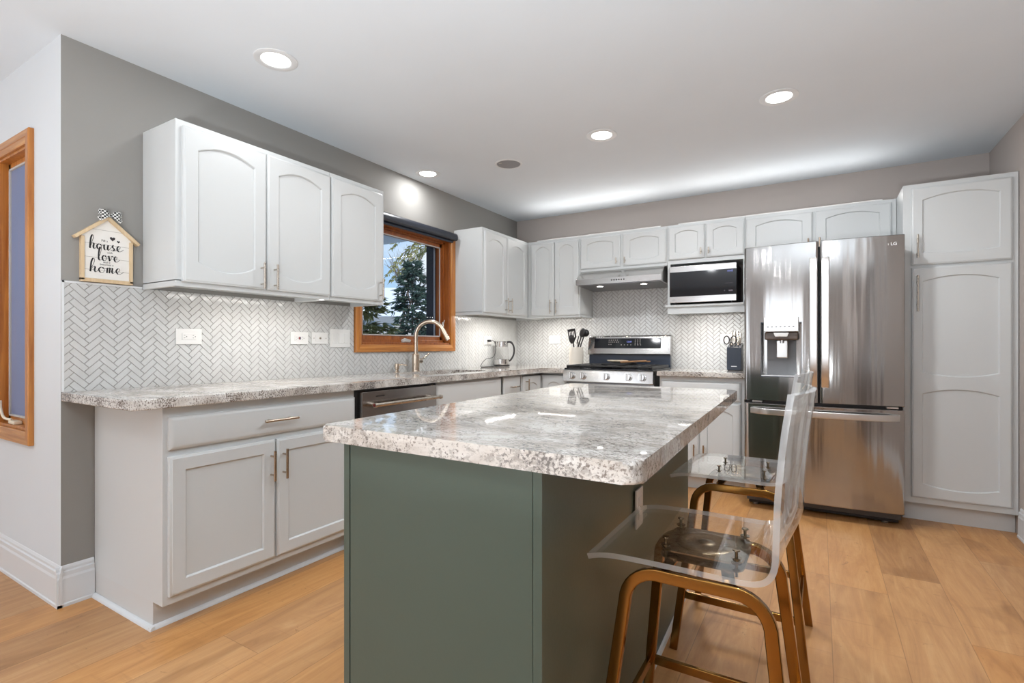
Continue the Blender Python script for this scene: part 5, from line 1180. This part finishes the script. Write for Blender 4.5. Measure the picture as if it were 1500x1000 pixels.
# ------------------------------------------------------------------ outside the kitchen window
GZ = -.35
bm = nb(); box(bm, (-60, -20, GZ - .1), (-.33, 60, GZ)); struct('ground_snow', bm, M['snow'])
bm = nb(); oy0, oy1, oz0_, oz1_ = wy0 - .01, wy1 + .045, wz0 - .05, wz1 + .04
for lo, hi in (((-.30, -3.69, GZ), (-.165, oy0, 2.6)), ((-.30, oy1, GZ), (-.165, .3, 2.6)), ((-.30, oy0, GZ), (-.165, oy1, oz0_)), ((-.30, oy0, oz1_), (-.165, oy1, 2.6))): box(bm, lo, hi)
struct('wall_brick_outside', bm, M['brick'])
def conifer(name, label, px, dep, ztop, rad, mat, zlow=None, seed=1, snow=.15, n=34, grp='conifers beyond the kitchen window', dens=1.0, power=1.0, droop=.35):
    rnd = random.Random(seed); b = at(px, dep, z=GZ); t = thing(name, b, label, 'tree', grp); h = ztop - GZ; zl = zlow if zlow is not None else GZ + .25
    bm = nb(); cyl(bm, b, b + V((0, 0, h * .96)), .025 * h * .5, .01, n=8); part('trunk', bm, M['bark'], t)
    bm = nb(); sn = nb(); tw = nb()
    def twig(b_, p, d, L, w):
        s = d.orthogonal().normalized(); s = (Matrix.Rotation(rnd.random() * 6.28, 3, d) @ s); q = d.cross(s)
        m1 = p + d * L * .4; a = b_.verts.new(p); e = b_.verts.new(p + d * L); r3 = [b_.verts.new(m1 + s * w * math.cos(k * 2.094) + q * w * math.sin(k * 2.094)) for k in range(3)]
        for k in range(3): b_.faces.new((a, r3[k], r3[(k + 1) % 3])); b_.faces.new((e, r3[(k + 1) % 3], r3[k]))
    for k in range(n):
        f = k / (n - 1); z = zl + (ztop - zl) * (f ** .9); r = rad * (1 - (z - zl) / (ztop - zl)) ** power * rnd.uniform(.75, 1.1) + .05
        nbr = max(3, int(7 * dens))
        for j in range(nbr):
            a = rnd.random() * 6.283; d = V((math.cos(a), math.sin(a), rnd.uniform(-.25, .15))).normalized(); steps = max(2, int(r / .11)); p = V((b.x, b.y, z)); pts = [p]
            for s_ in range(steps):
                p = p + d * (r / steps); d = (d + V((0, 0, -droop * .12 + (.08 if s_ > steps * .6 else 0)))).normalized(); pts.append(p)
                for _ in range(int(5 * dens) + 1):
                    dd = (d + V((rnd.gauss(0, .6), rnd.gauss(0, .6), rnd.gauss(-.25 * droop * 2, .35)))).normalized(); twig(bm, p + V((rnd.gauss(0, .02), rnd.gauss(0, .02), 0)), dd, rnd.uniform(.07, .17), rnd.uniform(.010, .022))
                if rnd.random() < snow: 
                    o = p + V((0, 0, .035)); bmesh.ops.create_icosphere(sn, subdivisions=1, radius=1, matrix=Matrix.Translation(o) @ Matrix.Rotation(a + rnd.gauss(0, .4), 4, 'Z') @ Matrix.Rotation(rnd.gauss(.1, .3), 4, 'Y') @ Matrix.Diagonal((rnd.uniform(.03, .085), rnd.uniform(.02, .04), .018, 1)))
            sweep(tw, pts, [(.006, 0), (-.003, .005), (-.003, -.005)])
    part('branches', tw, M['bark'], t, smooth=False); part('foliage', bm, mat, t, smooth=False)
    if len(sn.verts): part('snow_clumps', sn, M['snow'], t)
    else: sn.free()
conifer('spruce_tree', 'dark blue-green young spruce in the middle of the window view', 604, 9.0, 2.58, .60, M['pine'], seed=3, snow=.06, n=34, dens=1.3, power=.75)
conifer('spruce_tree', 'snow-laden spruce at the left of the window view', 528, 6.9, 2.05, .62, M['pine_sun'], seed=5, snow=.30, n=26, dens=1.1, power=.5)
conifer('pine_tree', 'tall sunlit pine whose upper boughs hang across the top of the window', 655, 11.0, 7.5, 1.7, M['pine_sun'], zlow=3.25, seed=8, snow=.03, n=26, dens=.9, power=.6, droop=.9)
conifer('pine_tree', 'yellow-green pine at the right edge of the window view', 668, 14.0, 3.6, 1.0, M['pine_sun'], seed=11, snow=.04, n=26, dens=1.0, power=.7)
def bare(px, dep, hgt, label, seed):
    rnd = random.Random(seed); b = at(px, dep, z=GZ); bm = nb()
    def grow(p, d, L, r, lv):
        e = p + d * L; cyl(bm, p, e, r, r * .65, n=5, cap=False)
        if lv == 0: return
        for _ in range(3 if lv > 2 else 4):
            nd = (d + V((rnd.gauss(0, .33), rnd.gauss(0, .33), .12))).normalized(); grow(p + d * L * rnd.uniform(.55, 1), nd, L * rnd.uniform(.55, .75), r * .55, lv - 1)
    grow(b, V((0, 0, 1)), hgt * .42, .07, 5); solo('bare_tree', bm, M['bark'], label, 'tree')
bare(588, 17, 5.6, 'leafless tree standing against the sky in the window view', 4)
rnd = random.Random(9); bm = nb()
for k in range(420):
    b = at(rnd.uniform(548, 585), 13 + rnd.uniform(-.5, .5), z=GZ); d = V((rnd.gauss(0, .35), rnd.gauss(0, .35), 1)).normalized(); cyl(bm, b, b + d * rnd.uniform(.8, 1.7), .010, .004, n=3, cap=False)
solo('bare_shrub', bm, M['brush'], 'tangled leafless brown shrub low in the window view', 'shrub')
hb0 = at(555, 24, z=0); t = thing('neighbour_house', (hb0.x, hb0.y, GZ), 'pale grey neighbouring house with a snow-covered roof beyond the trees', 'house')
mt = Matrix.Translation((hb0.x, hb0.y, 0)) @ Matrix.Rotation(YAW, 4, 'Z')
bm = nb(); box(bm, (-7, 0, GZ), (3.2, 6, 2.55), rot=mt); part('wall', bm, M['siding'], t, smooth=False)
bm = nb(); prism(bm, [mt @ V(p) for p in ((-7.4, -.4, 2.5), (-7.4, 3, 4.2), (-7.4, 6.4, 2.5))], mt.to_3x3() @ V((11, 0, 0))); part('roof', bm, M['snow'], t, smooth=False)
bm = nb(); box(bm, (-2.4, -.03, .9), (-1.4, .01, 1.9), rot=mt); part('window', bm, M['blackgloss'], t, smooth=False)
